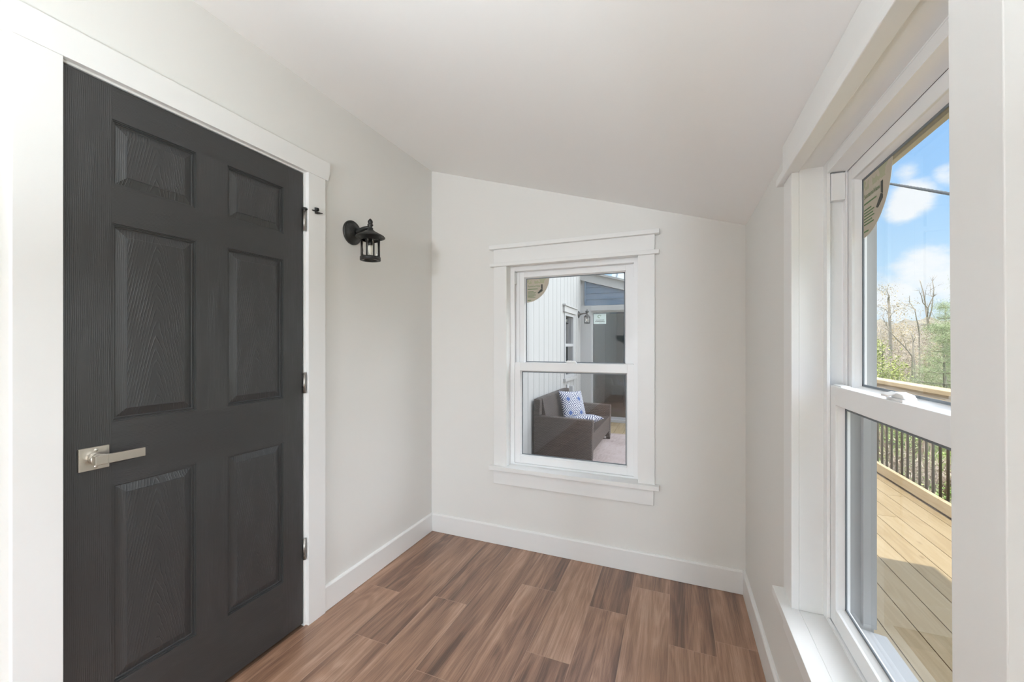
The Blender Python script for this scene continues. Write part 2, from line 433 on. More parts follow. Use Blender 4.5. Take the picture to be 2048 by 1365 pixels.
def rug_mat():
    t = NT('faded_pink_rug'); o = t.obj()
    a = t.noise(o, 1.0, 4.0, 0.7, (40, 6, 1)); b = t.noise(o, 2.2, 3.0); c = t.noise(o, 1.0, 2.0, 0.6, (3, 160, 1))
    f = t.math('MULTIPLY_ADD', b, 0.4, t.math('MULTIPLY', a, 0.35)); f = t.math('MULTIPLY_ADD', c, 0.35, f)
    t.l(t.ramp(f, [(0.36, (0.22, 0.165, 0.15)), (0.55, (0.36, 0.30, 0.285)), (0.75, (0.43, 0.37, 0.355))]), t.b.inputs['Base Color'])
    t.b.inputs['Roughness'].default_value = 0.95; t.b.inputs['Specular IOR Level'].default_value = 0.1
    t.bump(c, 0.4, 0.004)
    return t.m
M['rug'] = rug_mat()
M['blue_siding'] = plain('blue_lap_siding', (0.061, 0.110, 0.174), 0.5, spec=0.3, var=0.06, bscale=12)
M['metal_roof'] = plain('blue_metal_roof', (0.244, 0.302, 0.348), 0.4, metal=0.3)
M['shingle'] = plain('roof_shingles', (0.10, 0.10, 0.105), 0.9, var=0.3, bscale=30)
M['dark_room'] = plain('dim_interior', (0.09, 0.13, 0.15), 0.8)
M['warm_room'] = plain('interior_tan', (0.36, 0.33, 0.27), 0.8)
M['door_glass'] = glass_thin('sliding_door_glass', (0.40, 0.52, 0.56), 1.6, 1.6, (0.72, 0.92, 1.0))
M['dark_glass'] = glass_thin('exterior_window_glass', (0.55, 0.58, 0.62), 1.6, 1.8)
M['clear_glass'] = glass_thin('lantern_glass', (0.97, 0.98, 0.97), 1.22)

# ------------------------------------------------------------------ room shell
W, D = 1.8716, 1.0174
YF = -7.0                     # wall behind the camera
HLB, HR = 2.452, 1.869        # ceiling height along the left and the right wall
SLOPE = (HLB - HR) / W
WT = 0.165                    # outer wall thickness
def wall_with_hole(name, axis, p0, p1, a0, a1, z0, z1, ha0, ha1, hz0, hz1, mats, outer):
    """box wall; axis = the thickness axis; one rectangular opening"""
    mb = MB()
    def bx(b0, b1, c0, c1):
        if axis == 'x': mb.box(p0, p1, b0, b1, c0, c1)
        else: mb.box(b0, b1, p0, p1, c0, c1)
    bx(a0, ha0, z0, z1); bx(ha1, a1, z0, z1); bx(ha0, ha1, hz1, z1)
    if hz0 > z0: bx(ha0, ha1, z0, hz0)
    for f in mb.bm.faces:
        c = f.calc_center_median(); cc = c.x if axis == 'x' else c.y
        f.material_index = 1 if abs(cc - outer) < 1e-4 and len(mats) > 1 else 0
    return struct(mb.build(name, mats))

# floor: individual planks drawn as faces of one mesh, with per-plank seed, length and width
def planks(name, rows, y0, y1, z, mat, gap, thick, seed, ends=None, lmin=0.9, lmax=1.35):
    rnd = random.Random(seed); bm = bmesh.new(); uvl = bm.loops.layers.uv.new('UVMap'); al = bm.faces.layers.float_vector.new('plank')
    def plank(x0, x1, a, b):
        s = rnd.random(); g = gap / 2
        top = [(x0 + g, a + g, z), (x1 - g, a + g, z), (x1 - g, b - g, z), (x0 + g, b - g, z)]
        vt = [bm.verts.new(p) for p in top]; f = bm.faces.new(vt); f[al] = (s, b - a, x1 - x0)
        for lp, q in zip(f.loops, ((0, 0), (x1 - x0, 0), (x1 - x0, b - a), (0, b - a))): lp[uvl].uv = q
        vb = [bm.verts.new((p[0], p[1], z - thick)) for p in top]
        for i in range(4):
            f = bm.faces.new([vt[(i + 1) % 4], vt[i], vb[i], vb[(i + 1) % 4]]); f[al] = (s, b - a, x1 - x0)
            for lp in f.loops: lp[uvl].uv = (0.03, (b - a) * 0.5)
        f = bm.faces.new(vb[::-1]); f[al] = (s, 1, 1)
    for i, (x0, x1) in enumerate(rows):
        known = (ends or {}).get(i)
        cuts = []
        if known is not None:
            c = known
            while c > y0: cuts.append(c); c -= 1.22
            c = known + 1.22
            while c < y1: cuts.append(c); c += 1.22
        else:
            c = y0 + rnd.uniform(0.2, lmax)
            while c < y1: cuts.append(c); c += rnd.uniform(lmin, lmax)
        cuts = [y0] + sorted(q for q in cuts if y0 + 0.02 < q < y1 - 0.02) + [y1]
        for a, b in zip(cuts, cuts[1:]): plank(x0, x1, a, b)
    me = bpy.data.meshes.new(name); bm.to_mesh(me); bm.free(); me.materials.append(mat)
    return link(bpy.data.objects.new(name, me))
fx = [0.0, 0.0587, 0.2412, 0.4237, 0.6062, 0.7925, 0.975, 1.1575, 1.335, 1.5165, 1.699, W]
struct(planks('floor', list(zip(fx, fx[1:])), YF, D, 0.0, M['floor'], 0.0, 0.012, 5,
              {1: 0.366, 2: 0.053, 3: 0.409, 4: -0.009, 6: 0.243, 7: 0.625, 9: 0.504, 5: -0.55, 8: -0.35, 10: -0.62}))

struct(MB().box(-1.3, -0.0005, YF - WT, D + WT, -0.014, -0.0015).build('floor_hall', M['dark_floor']))
# left wall with the door opening
DY0, DY1, DZ = -0.7645, 0.0, 2.0305      # door leaf
wall_with_hole('wall_left', 'x', -0.12, 0.0, YF - WT, D, -0.012, 2.62, DY0 - 0.022, DY1 + 0.022, -0.012, DZ + 0.024, [M['wall']], -0.12)
# window openings
BW0, BWW = 0.5645, 0.786                 # back window: left jamb, width
RW0, RWW = 0.066, 0.722                  # right window: far jamb (y), width
Z0, Z1 = 0.502, 1.763                    # stool top, head jamb
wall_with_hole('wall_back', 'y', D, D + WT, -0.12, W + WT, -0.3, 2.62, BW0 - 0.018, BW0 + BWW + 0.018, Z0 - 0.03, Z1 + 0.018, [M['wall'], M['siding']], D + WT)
PW0, PWW = -1.06, 0.96                   # unseen window added behind the camera, for more daylight
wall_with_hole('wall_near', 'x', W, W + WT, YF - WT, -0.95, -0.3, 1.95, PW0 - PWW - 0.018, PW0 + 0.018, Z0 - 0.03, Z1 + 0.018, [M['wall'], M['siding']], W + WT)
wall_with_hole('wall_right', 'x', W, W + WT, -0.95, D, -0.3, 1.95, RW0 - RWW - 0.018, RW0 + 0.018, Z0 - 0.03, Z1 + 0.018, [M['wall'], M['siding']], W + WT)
struct(MB().box(-0.12, W + WT, YF - WT, YF, -0.3, 2.62).build('wall_front', M['wall']))
struct(MB().box(1.25, W, -2.30, -2.18, 0.0, 2.10).build('light_block_wall', M['wall']))  # unseen wall stub added to keep the far fill off the right casing
mb = MB(); zc = lambda x: HR + (W - x) * SLOPE
for wall in ('wall_back', 'wall_front', 'light_block_wall'):          # gable walls follow the slope of the roof
    for v in bpy.data.objects[wall].data.vertices: v.co.z = min(v.co.z, zc(v.co.x) + 0.035)
mb.prism([(-0.0, YF, zc(0)), (W, YF, zc(W)), (W, YF, zc(W) + 0.03), (0.0, YF, zc(0) + 0.03)], (0, D - YF, 0))
struct(mb.build('ceiling', M['ceiling']))

# roof over the room: slab, eave soffit, fascia and rake board
mb = MB(); XE = 2.205; zr = lambda x: 1.972 + (XE - x) * 0.315
mb.prism([(-0.02, YF - 0.4, zr(-0.02) - 0.02), (XE, YF - 0.4, zr(XE) - 0.02), (XE, YF - 0.4, zr(XE)), (-0.02, YF - 0.4, zr(-0.02))], (0, 1.335 - YF + 0.4, 0))
struct(mb.build('roof', M['shingle']))
struct(MB().box(W + WT, XE - 0.018, YF - 0.4, 1.30, 1.862, 1.874).build('soffit', M['soffit_wood']))
struct(MB().box(XE - 0.018, XE, YF - 0.4, 1.315, 1.853, 1.955).build('fascia', M['fascia_wood']))
mb = MB(); mb.prism([(-0.02, 1.30, zr(-0.02) - 0.16), (XE, 1.30, zr(XE) - 0.12), (XE, 1.30, zr(XE) - 0.021), (-0.02, 1.30, zr(-0.02) - 0.021)], (0, 0.03, 0))
struct(mb.build('rake_board', M['siding']))

# baseboards (flat board with a small eased top)
BH, BT = 0.1195, 0.014
def baseboard(name, p, q, inward):
    """p, q: ends on the wall line"""
    p, q, n = Vector((*p, 0)), Vector((*q, 0)), Vector((*inward, 0))
    prof = [(0, 0.0015), (BT, 0.0015), (BT, BH - 0.008), (BT - 0.003, BH - 0.003), (BT - 0.008, BH), (0, BH)]
    mb = MB(); mb.prism([p + n * a + Vector((0, 0, h)) for a, h in prof], q - p)
    return struct(mb.build(name, M['trim']))
baseboard('baseboard_left', (0, 0.107), (0, D), (1, 0))
baseboard('baseboard_back', (BT, D), (W - BT, D), (0, -1))
baseboard('baseboard_right', (W, YF), (W, D), (-1, 0))
baseboard('baseboard_front', (0, YF), (W, YF), (0, 1))
baseboard('baseboard_near', (0, YF), (0, DY0 - 0.095), (1, 0))

# ------------------------------------------------------------------ door and its casing
def uvquad(bm, uvl, pts, uvs, mi=0):
    f = bm.faces.new([bm.verts.new(p) for p in pts]); f.material_index = mi
    for lp, q in zip(f.loops, uvs): lp[uvl].uv = q
    return f
FX = -0.002                               # door face
PC = [(-0.657, -0.4315), (-0.3265, -0.097)]
PR = [(0.250, 0.8485), (1.034, 1.624), (1.735, 1.933)]
door = empty('door_1', (FX - 0.018, (DY0 + DY1) / 2, 0.0)); door['kind'] = 'structure'
bm = bmesh.new(); uvl = bm.loops.layers.uv.new('UVMap')
def face_rect(y0, y1, z0, z1, mi):
    uvquad(bm, uvl, [(FX, y0, z0), (FX, y1, z0), (FX, y1, z1), (FX, y0, z1)], [(y0, z0), (y1, z0), (y1, z1), (y0, z1)], mi)
yl, yr, zb, zt = DY0 + 0.0025, DY1 - 0.002, 0.0145, DZ
for a, b in ((yl, PC[0][0]), (PC[1][1], yr)): face_rect(a, b, zb, zt, 0)                     # outer stiles
zz = [zb] + [z for r in PR for z in r] + [zt]
for a, b in zip(zz[::2], zz[1::2]): face_rect(PC[0][0], PC[1][1], a, b, 1)                   # rails
for a, b in PR: face_rect(PC[0][1], PC[1][0], a, b, 0)                                       # mullions
bk = FX - 0.035
for pts in ([(FX, yl, zb), (FX, yl, zt), (bk, yl, zt), (bk, yl, zb)], [(FX, yr, zt), (FX, yr, zb), (bk, yr, zb), (bk, yr, zt)],
            [(FX, yl, zt), (FX, yr, zt), (bk, yr, zt), (bk, yl, zt)], [(FX, yr, zb), (FX, yl, zb), (bk, yl, zb), (bk, yr, zb)],
            [(bk, yl, zb), (bk, yl, zt), (bk, yr, zt), (bk, yr, zb)]):
    uvquad(bm, uvl, pts, [(p[1], p[2]) for p in pts], 0)
slab_mb = MB(); slab_mb.bm.free(); slab_mb.bm = bm
slab_mb.build('door_slab', [M['door_vertical'], M['door_horizontal']], door, recalc=False)
def door_panel(y0, y1, z0, z1):
    """moulded sticking, a sloping bevel and the raised field"""
    bm = bmesh.new(); uvl = bm.loops.layers.uv.new('UVMap'); cy, cz = (y0 + y1) / 2, (z0 + z1) / 2
    prof = [(0.0, 0.0), (0.0008, -0.0035), (0.0035, -0.0035), (0.0042, -0.0065), (0.0075, -0.0060), (0.0085, -0.0095), (0.0115, -0.0105), (0.0350, -0.0030), (0.0356, -0.0008)]
    def ring(i, d): return [(FX + d, y0 + i, z0 + i), (FX + d, y1 - i, z0 + i), (FX + d, y1 - i, z1 - i), (FX + d, y0 + i, z1 - i)]
    rs = [ring(*p) for p in prof]
    for i, (a, b) in enumerate(zip(rs, rs[1:])):
        for k in range(4):
            pts = [a[k], a[(k + 1) % 4], b[(k + 1) % 4], b[k]]
            uvquad(bm, uvl, pts, [(p[1] - cy, p[2] - cz) for p in pts], (0 if k in (0, 2) else 2) if i == 7 or i == 6 else 1)
    uvquad(bm, uvl, rs[-1], [(p[1] - cy, p[2] - cz) for p in rs[-1]])
    m = MB(); m.bm.free(); m.bm = bm
    return m.build('door_panel', [M['door_cathedral'], M['door_smooth'], M['door_vertical']], door, recalc=False)
for y0, y1 in PC:
    for z0, z1 in PR: door_panel(y0, y1, z0, z1)
# jamb: side and head liners with a stop behind the leaf
mb = MB()
mb.box(-0.12, 0.0, DY1 + 0.003, DY1 + 0.021, 0, DZ + 0.022).box(-0.12, 0.0, DY0 - 0.021, DY0 - 0.003, 0, DZ + 0.022)
mb.box(-0.12, 0.0, DY0 - 0.003, DY1 + 0.003, DZ + 0.004, DZ + 0.022)
mb.box(-0.12, -0.045, DY0 - 0.003, DY0 + 0.009, 0, DZ + 0.004).box(-0.12, -0.045, DY1 - 0.009, DY1 + 0.003, 0, DZ + 0.004).box(-0.12, -0.045, DY0 + 0.009, DY1 - 0.009, DZ - 0.008, DZ + 0.004)
mb.build('door_frame', M['trim'], door)
# hinges
for z0, z1 in ((1.775, 1.865), (1.046, 1.136), (0.300, 0.392)):
    h = MB().tube([(0.0045, 0.0012, z0), (0.0045, 0.0012, z1)], 0.0062, 14)
    for k in (1, 2, 3, 4): h.tube([(0.0045, 0.0012, z0 + (z1 - z0) * k / 5 - 0.0006), (0.0045, 0.0012, z0 + (z1 - z0) * k / 5 + 0.0006)], 0.0066, 14)
    hg = h.build('hinge', M['hinge'], door)
    MB().box(0.0, 0.0016, 0.0030, 0.0105, z0, z1).build('leaf', M['hinge'], hg)
    MB().tube([(0.0045, 0.0012, z1), (0.0045, 0.0012, z1 + 0.004)], [0.0058, 0.003], 12).build('pin', M['hinge'], hg)
# hinge-pin stop on the top hinge
hs = MB().tube([(0.0045, 0.0012, 1.868), (0.0045, 0.0012, 1.878)], 0.0095, 16).tube([(0.008, 0.006, 1.8735), (0.022, 0.052, 1.8765)], 0.0032, 10).build('hinge_pin_stop', M['dark_rubber'], door)
MB().tube([(0.019, 0.044, 1.8835), (0.024, 0.060, 1.8845)], 0.0078, 14).build('bumper', M['dark_rubber'], hs)
MB().tube([(0.020, 0.044, 1.8685), (0.022, 0.056, 1.8690), (0.026, 0.081, 1.8735)], [0.0058, 0.0052, 0.0022], 12).build('adjuster_screw', M['dark_rubber'], hs)
# lever set
lv = MB(); ly, lz = -0.699, 0.9365
lv.box(FX, FX + 0.0075, ly - 0.033, ly + 0.033, lz - 0.0325, lz + 0.0325)
lever = lv.build('lever_handle', M['nickel'], door, bevel=0.0012)
MB().lathe([(0.0155, 0.0), (0.0155, 0.020), (0.0135, 0.0215)], (FX + 0.0075, ly, lz), 'x', 28).build('neck', M['nickel'], lever)
mb = MB(); mb.box(0.026, 0.047, ly - 0.0135, ly + 0.0135, lz - 0.0130, lz + 0.0130).box(0.034, 0.047, ly + 0.0135, ly + 0.100, lz - 0.0130, lz + 0.0130)
mb.build('lever', M['nickel'], lever, bevel=0.0012)
for dz in (0.0235, -0.0235):
    MB().lathe([(0.0048, 0.0), (0.0045, 0.0012), (0.003, 0.0022), (0.0012, 0.0026)], (FX + 0.0075, ly + 0.0035, lz + dz), 'x', 16).build('screw', M['nickel'], lever)

# casing round the door
tr = empty('trim_1', (0.009, (DY0 + DY1) / 2, 0.0)); tr['kind'] = 'structure'
MB().box(0, 0.018, DY1 + 0.012, DY1 + 0.1055, 0, 2.0405).build('side_casing', M['trim'], tr, bevel=0.0012)
MB().box(0, 0.018, DY0 - 0.092, DY0 - 0.0015, 0, 2.0405).build('side_casing', M['trim'], tr, bevel=0.0012)
ya, yb = DY0 - 0.092 - 0.026, DY1 + 0.1055 + 0.026
mb = MB(); mb.prism([(0, ya, 2.127), (0, ya, 2.078), (0, ya + 0.012, 2.0405), (0, yb - 0.012, 2.0405), (0, yb, 2.078), (0, yb, 2.127)], (0.020, 0, 0))
mb.build('head_casing', M['trim'], tr, bevel=0.0012)

# ------------------------------------------------------------------ windows
def window_trim(name, loc, rz, w, cap=True, lean=0.0):
    t = empty(name, loc, rz, True); t['kind'] = 'structure'
    g = MB(); g.box(-0.088, 0.0, -0.019, 0, Z0, 1.757); g.build('side_casing', M['trim'], t, bevel=0.0012)
    g = MB(); g.hexa([(w + lean, -0.019, Z0), (w + 0.088 + lean, -0.019, Z0), (w + 0.088 + lean, 0, Z0), (w + lean, 0, Z0), (w - lean, -0.019, 1.757), (w + 0.088 - lean, -0.019, 1.757), (w + 0.088 - lean, 0, 1.757), (w - lean, 0, 1.757)])
    g.build('side_casing', M['trim'], t, bevel=0.0012)
    MB().box(-0.111, w + 0.111, -0.035, 0, 1.757, 1.779).build('fillet', M['trim'], t, bevel=0.002)
    if cap:
        MB().box(-0.088, w + 0.088, -0.022, 0, 1.779, 1.864).build('head_casing', M['trim'], t, bevel=0.0012)
        MB().box(-0.112, w + 0.112, -0.045, 0, 1.864, 1.889).build('head_cap', M['trim'], t, bevel=0.0015)
    else:
        MB().box(-0.088, w + 0.088, -0.022, 0, 1.779, 1.8735).build('head_casing', M['trim'], t, bevel=0.0012)
    g = MB(); g.box(-0.112, w + 0.112, -0.045, 0, Z0 - 0.025, Z0).box(0.0, w, 0.0, 0.062, Z0 - 0.025, Z0)
    g.build('stool', M['trim'], t, bevel=0.0015)
    MB().box(-0.090, w + 0.082, -0.020, 0, Z0 - 0.114, Z0 - 0.025).build('apron', M['trim'], t, bevel=0.0012)
    # extension jambs lining the opening
    g = MB(); g.box(-0.018, 0.0, 0.0, 0.062, Z0, Z1 + 0.018).box(w, w + 0.018, 0.0, 0.062, Z0, Z1 + 0.018).box(0, w, 0.0, 0.062, Z1, Z1 + 0.018)
    g.build('jamb_extension', M['trim'], t)
    return t

def window_unit(name, loc, rz, w, dw, ux=0.040):
    """double-hung vinyl window; local x across, y outward, z up"""
    t = empty(name, loc, rz, True); t['kind'] = 'structure'
    y0, yo = 0.045 + dw, 0.165
    zs, zh, zm = Z0, Z1, 1.125                # sill, head, meeting-rail centre
    # frame: outer box, side tracks with three fins, head and sloping sill
    g = MB(); ge = MB()
    for s in (0, 1):
        X = (lambda a: a) if s == 0 else (lambda a: w - a)
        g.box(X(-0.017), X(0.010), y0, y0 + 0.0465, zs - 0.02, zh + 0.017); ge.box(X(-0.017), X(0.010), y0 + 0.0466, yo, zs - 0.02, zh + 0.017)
        for a, b in ((y0, y0 + 0.0075), (y0 + 0.041, y0 + 0.046)): g.box(X(0.010), X(0.027), a, b, zs + 0.0045, zh - 0.0045)
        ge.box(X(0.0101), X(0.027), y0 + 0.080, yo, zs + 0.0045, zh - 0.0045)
        g.box(X(0.0271), X(max(ux + 0.006, 0.0275)), y0 + 0.0415, y0 + 0.0455, zm + 0.025, zh - 0.0305)
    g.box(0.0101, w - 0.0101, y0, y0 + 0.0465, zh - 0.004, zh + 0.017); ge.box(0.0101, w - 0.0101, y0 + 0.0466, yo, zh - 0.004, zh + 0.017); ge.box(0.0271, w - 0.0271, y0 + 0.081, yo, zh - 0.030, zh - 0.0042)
    g.box(0.0271, w - 0.0271, y0 + 0.0003, y0 + 0.0462, zh - 0.030, zh - 0.0042)
    g.box(0.0101, w - 0.0101, y0 + 0.002, y0 + 0.0405, zs - 0.02, zs + 0.004); g.box(0.0271, w - 0.0271, y0, y0 + 0.0055, zs + 0.0041, zs + 0.011)
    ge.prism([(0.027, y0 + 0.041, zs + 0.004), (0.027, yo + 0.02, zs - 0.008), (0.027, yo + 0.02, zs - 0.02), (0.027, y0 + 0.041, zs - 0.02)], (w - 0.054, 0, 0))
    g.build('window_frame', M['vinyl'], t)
    ge.build('shaded_outer_frame', M['darkened_vinyl'], t)  # outer half of the same white frame, shade put into its colour
    g = MB(); sy = yo - 0.012; g.poly([(0.027, sy, zs), (w - 0.027, sy, zs), (w - 0.027, sy, zm), (0.027, sy, zm)])
    g.build('insect_screen', M['screen'], t, recalc=False)
    for s in (0, 1):                          # snap-in cover at the top of the inner track
        X = (lambda a: a) if s == 0 else (lambda a: w - a)
        MB().box(X(0.010), X(0.030), y0 + 0.009, y0 + 0.040, zh - 0.108, zh - 0.034).build('track_cover', M['vinyl'], t, bevel=0.001)
    def sash(nm, a, b, c, d, x0, stile, top, bot, glass_y):
        g = MB(); x1 = w - x0
        g.box(x0, x0 + stile, a, b, c, d).box(x1 - stile, x1, a, b, c, d)
        g.box(x0 + stile, x1 - stile, a, b, c, c + bot).box(x0 + stile, x1 - stile, a, b, d - top, d)
        s = g.build(nm, M['vinyl'], t, bevel=0.0012)
        # glazing bead stepping down to the pane
        g = MB(); u0, u1, v0, v1 = x0 + stile, x1 - stile, c + bot, d - top; q = 0.006
        for fy, ty in ((a + 0.006, glass_y), ):
            g.prism([(u0, fy, v0), (u0 + q, ty, v0), (u0 + q, ty + 0.006, v0), (u0, ty + 0.006, v0)], (0, 0, v1 - v0))
            g.prism([(u1, fy, v0), (u1 - q, ty, v0), (u1 - q, ty + 0.006, v0), (u1, ty + 0.006, v0)], (0, 0, v1 - v0))
            g.prism([(u0, fy, v0), (u0, ty, v0 + q), (u0, ty + 0.006, v0 + q), (u0, ty + 0.006, v0)], (u1 - u0, 0, 0))
            g.prism([(u0, fy, v1), (u0, ty, v1 - q), (u0, ty + 0.006, v1 - q), (u0, ty + 0.006, v1)], (u1 - u0, 0, 0))
        g.build('glazing_bead', M['vinyl'], s)
        g = MB(); e = 0.0055; gy = glass_y + 0.0005
        g.box(u0 + q, u0 + q + e, gy, gy + 0.003, v0 + q, v1 - q).box(u1 - q - e, u1 - q, gy, gy + 0.003, v0 + q, v1 - q)
        g.box(u0 + q, u1 - q, gy, gy + 0.003, v0 + q, v0 + q + e).box(u0 + q, u1 - q, gy, gy + 0.003, v1 - q - e, v1 - q)
        g.build('gasket', M['gasket'], s)
        g = MB(); yy = glass_y + 0.003
        g.poly([(u0, yy, v0), (u1, yy, v0), (u1, yy, v1), (u0, yy, v1)])
        pane = g.build('glass_pane', M['glass'], s, recalc=False)
        return s, yy
    low, _ = sash('lower_sash', y0 + 0.008, y0 + 0.040, zs + 0.011, zm + 0.026, 0.027, 0.037, 0.050, 0.046, y0 + 0.026)
    up, gy = sash('upper_sash', y0 + 0.047, y0 + 0.079, zm - 0.022, zh - 0.030, ux, 0.037, 0.034, 0.044, y0 + 0.066)
    # cam lock in the middle of the meeting rail, tilt latches at its ends, finger pull lip
    zt = zm + 0.026; c = w / 2
    lk = MB().box(c - 0.032, c + 0.032, y0 + 0.012, y0 + 0.036, zt, zt + 0.005).build('sash_lock', M['vinyl'], low, bevel=0.0015)
    g = MB(); g.prism([(c - 0.024, y0 + 0.016, zt + 0.005), (c + 0.030, y0 + 0.016, zt + 0.005), (c + 0.020, y0 + 0.016, zt + 0.014), (c - 0.010, y0 + 0.016, zt + 0.017), (c - 0.020, y0 + 0.016, zt + 0.013)], (0, 0.020, 0))
    g.build('cam', M['vinyl'], low, bevel=0.002)
    g = MB(); g.prism([(c - 0.034, y0 + 0.004, zt + 0.006), (c - 0.004, y0 + 0.004, zt + 0.006), (c - 0.002, y0 + 0.016, zt + 0.013), (c - 0.024, y0 + 0.018, zt + 0.013)], (0, 0, 0.0045))
    g.build('lock_lever', M['vinyl'], low, bevel=0.0012)
    for s in (0, 1):
        X = (lambda a: a) if s == 0 else (lambda a: w - a)
        MB().box(X(0.030), X(0.085), y0 + 0.013, y0 + 0.034, zt, zt + 0.003).build('tilt_latch', M['vinyl'], low, bevel=0.001)
    return t, gy

window_trim('trim_2', (BW0, D, 0), 0.0, BWW)
win1, gy1 = window_unit('window_1', (BW0, D, 0), 0.0, BWW, 0.0)
window_trim('trim_3', (W, RW0, 0), -PI / 2, RWW, cap=False, lean=0.006)
win2, gy2 = window_unit('window_2', (W, RW0, 0), -PI / 2, RWW, 0.012, 0.014)

window_trim('fill_window_trim', (W, PW0, 0), -PI / 2, PWW, cap=False)
window_unit('fill_window', (W, PW0, 0), -PI / 2, PWW, 0.012)  # out of view, put in to let daylight onto the left wall

# quarter-round paper labels in the upper corner of each top sash
def paper_mat(name, col):
    t = NT(name); o = t.obj()
    f = t.noise(o, 14.0, 3.0, 0.6); g = t.noise(o, 60.0, 2.0)
    c = t.ramp(f, [(0.35, tuple(x * 0.92 for x in col)), (0.62, col)])
    s = t.n('ShaderNodeSeparateXYZ'); t.l(o, s.inputs[0])
    leafy = t.math('MULTIPLY', t.math('GREATER_THAN', f, 0.53), t.math('GREATER_THAN', s.outputs[2], -0.035))
    c = t.mix(t.math('MULTIPLY', leafy, 0.45), c, (0.27, 0.33, 0.15))
    t.l(c, t.b.inputs['Base Color']); t.b.inputs['Roughness'].default_value = 0.7
    return t.m
M['paper'] = paper_mat('kraft_paper_label', (0.50, 0.45, 0.365))
M['ink_green'] = plain('green_ink', (0.10, 0.20, 0.08), 0.7)
M['ink_dark'] = plain('dark_ink', (0.06, 0.065, 0.055), 0.7)
def text_mesh(body, size, extrude=0.0):
    cu = bpy.data.curves.new('text', 'FONT'); cu.body = body; cu.size = size; cu.resolution_u = 3
    o = bpy.data.objects.new('text', cu); link(o)
    bpy.context.view_layer.update()
    me = bpy.data.meshes.new_from_object(o.evaluated_get(bpy.context.evaluated_depsgraph_get()))
    bpy.data.objects.remove(o); bpy.data.curves.remove(cu)
    return me
def corner_sticker(loc, rz, label):
    """origin = the corner of the pane; local x right, z up, y outward"""
    R_ = 0.155
    s = empty('corner_sticker', loc, rz, True)
    tag(s, label, 'sticker')
    g = MB(); pts = [(0, 0, 0)] + [(R_ * math.sin(a), 0, -R_ * math.cos(a)) for a in [i * PI / 2 / 28 for i in range(29)]]
    pts = [(0, 0, 0), ] + pts[1:]
    g.prism(pts, (0, 0.0006, 0)); g.build('paper_label', M['paper'], s)
    y = -0.0006
    def flat(nm, polys, mat):
        g = MB()
        for p in polys: g.prism([(a, y, b) for a, b in p], (0, 0.0005, 0))
        return g.build(nm, mat, s)
    me = text_mesh('SustainaView', 0.0165)
    me.transform(Matrix.Translation((0.010, y, -0.056)) @ Matrix.Rotation(PI / 2, 4, 'X'))
    me.materials.append(M['ink_green']); me.name = 'heading'
    o = link(bpy.data.objects.new('heading', me)); o.parent = s; o['local'] = 1
    bars = [[(0.010, -0.068), (0.078, -0.068), (0.078, -0.0715), (0.010, -0.0715)]]
    flat('subheading', bars, M['ink_green'])
    lines = []
    for i, ln in enumerate((0.040, 0.056, 0.050, 0.056, 0.044, 0.052)):
        z = -0.084 - i * 0.0075; lines.append([(0.010, z), (0.010 + ln, z), (0.010 + ln, z - 0.0028), (0.010, z - 0.0028)])
    lines.append([(0.010, -0.139), (0.034, -0.139), (0.034, -0.1425), (0.010, -0.1425)])
    flat('small_print', lines, M['ink_green'])
    flat('frame_corner_picture', [[(0.101, -0.042), (0.111, -0.042), (0.111, -0.074), (0.101, -0.068)], [(0.111, -0.075), (0.111, -0.084), (0.086, -0.100), (0.076, -0.096), (0.101, -0.070)]], M['ink_dark'])
    return s
uS = 0.040 + 0.037 + 0.006
uS2 = 0.014 + 0.037 + 0.006
zS = Z1 - 0.030 - 0.034 - 0.006
corner_sticker((BW0 + uS, D + gy1 - 0.0012, zS), 0.0, 'quarter-round paper label in the top left corner of the back wall window')
corner_sticker((W + gy2 - 0.0012, RW0 - uS2, zS), -PI / 2, 'quarter-round paper label in the top corner of the right hand window, sky behind it')

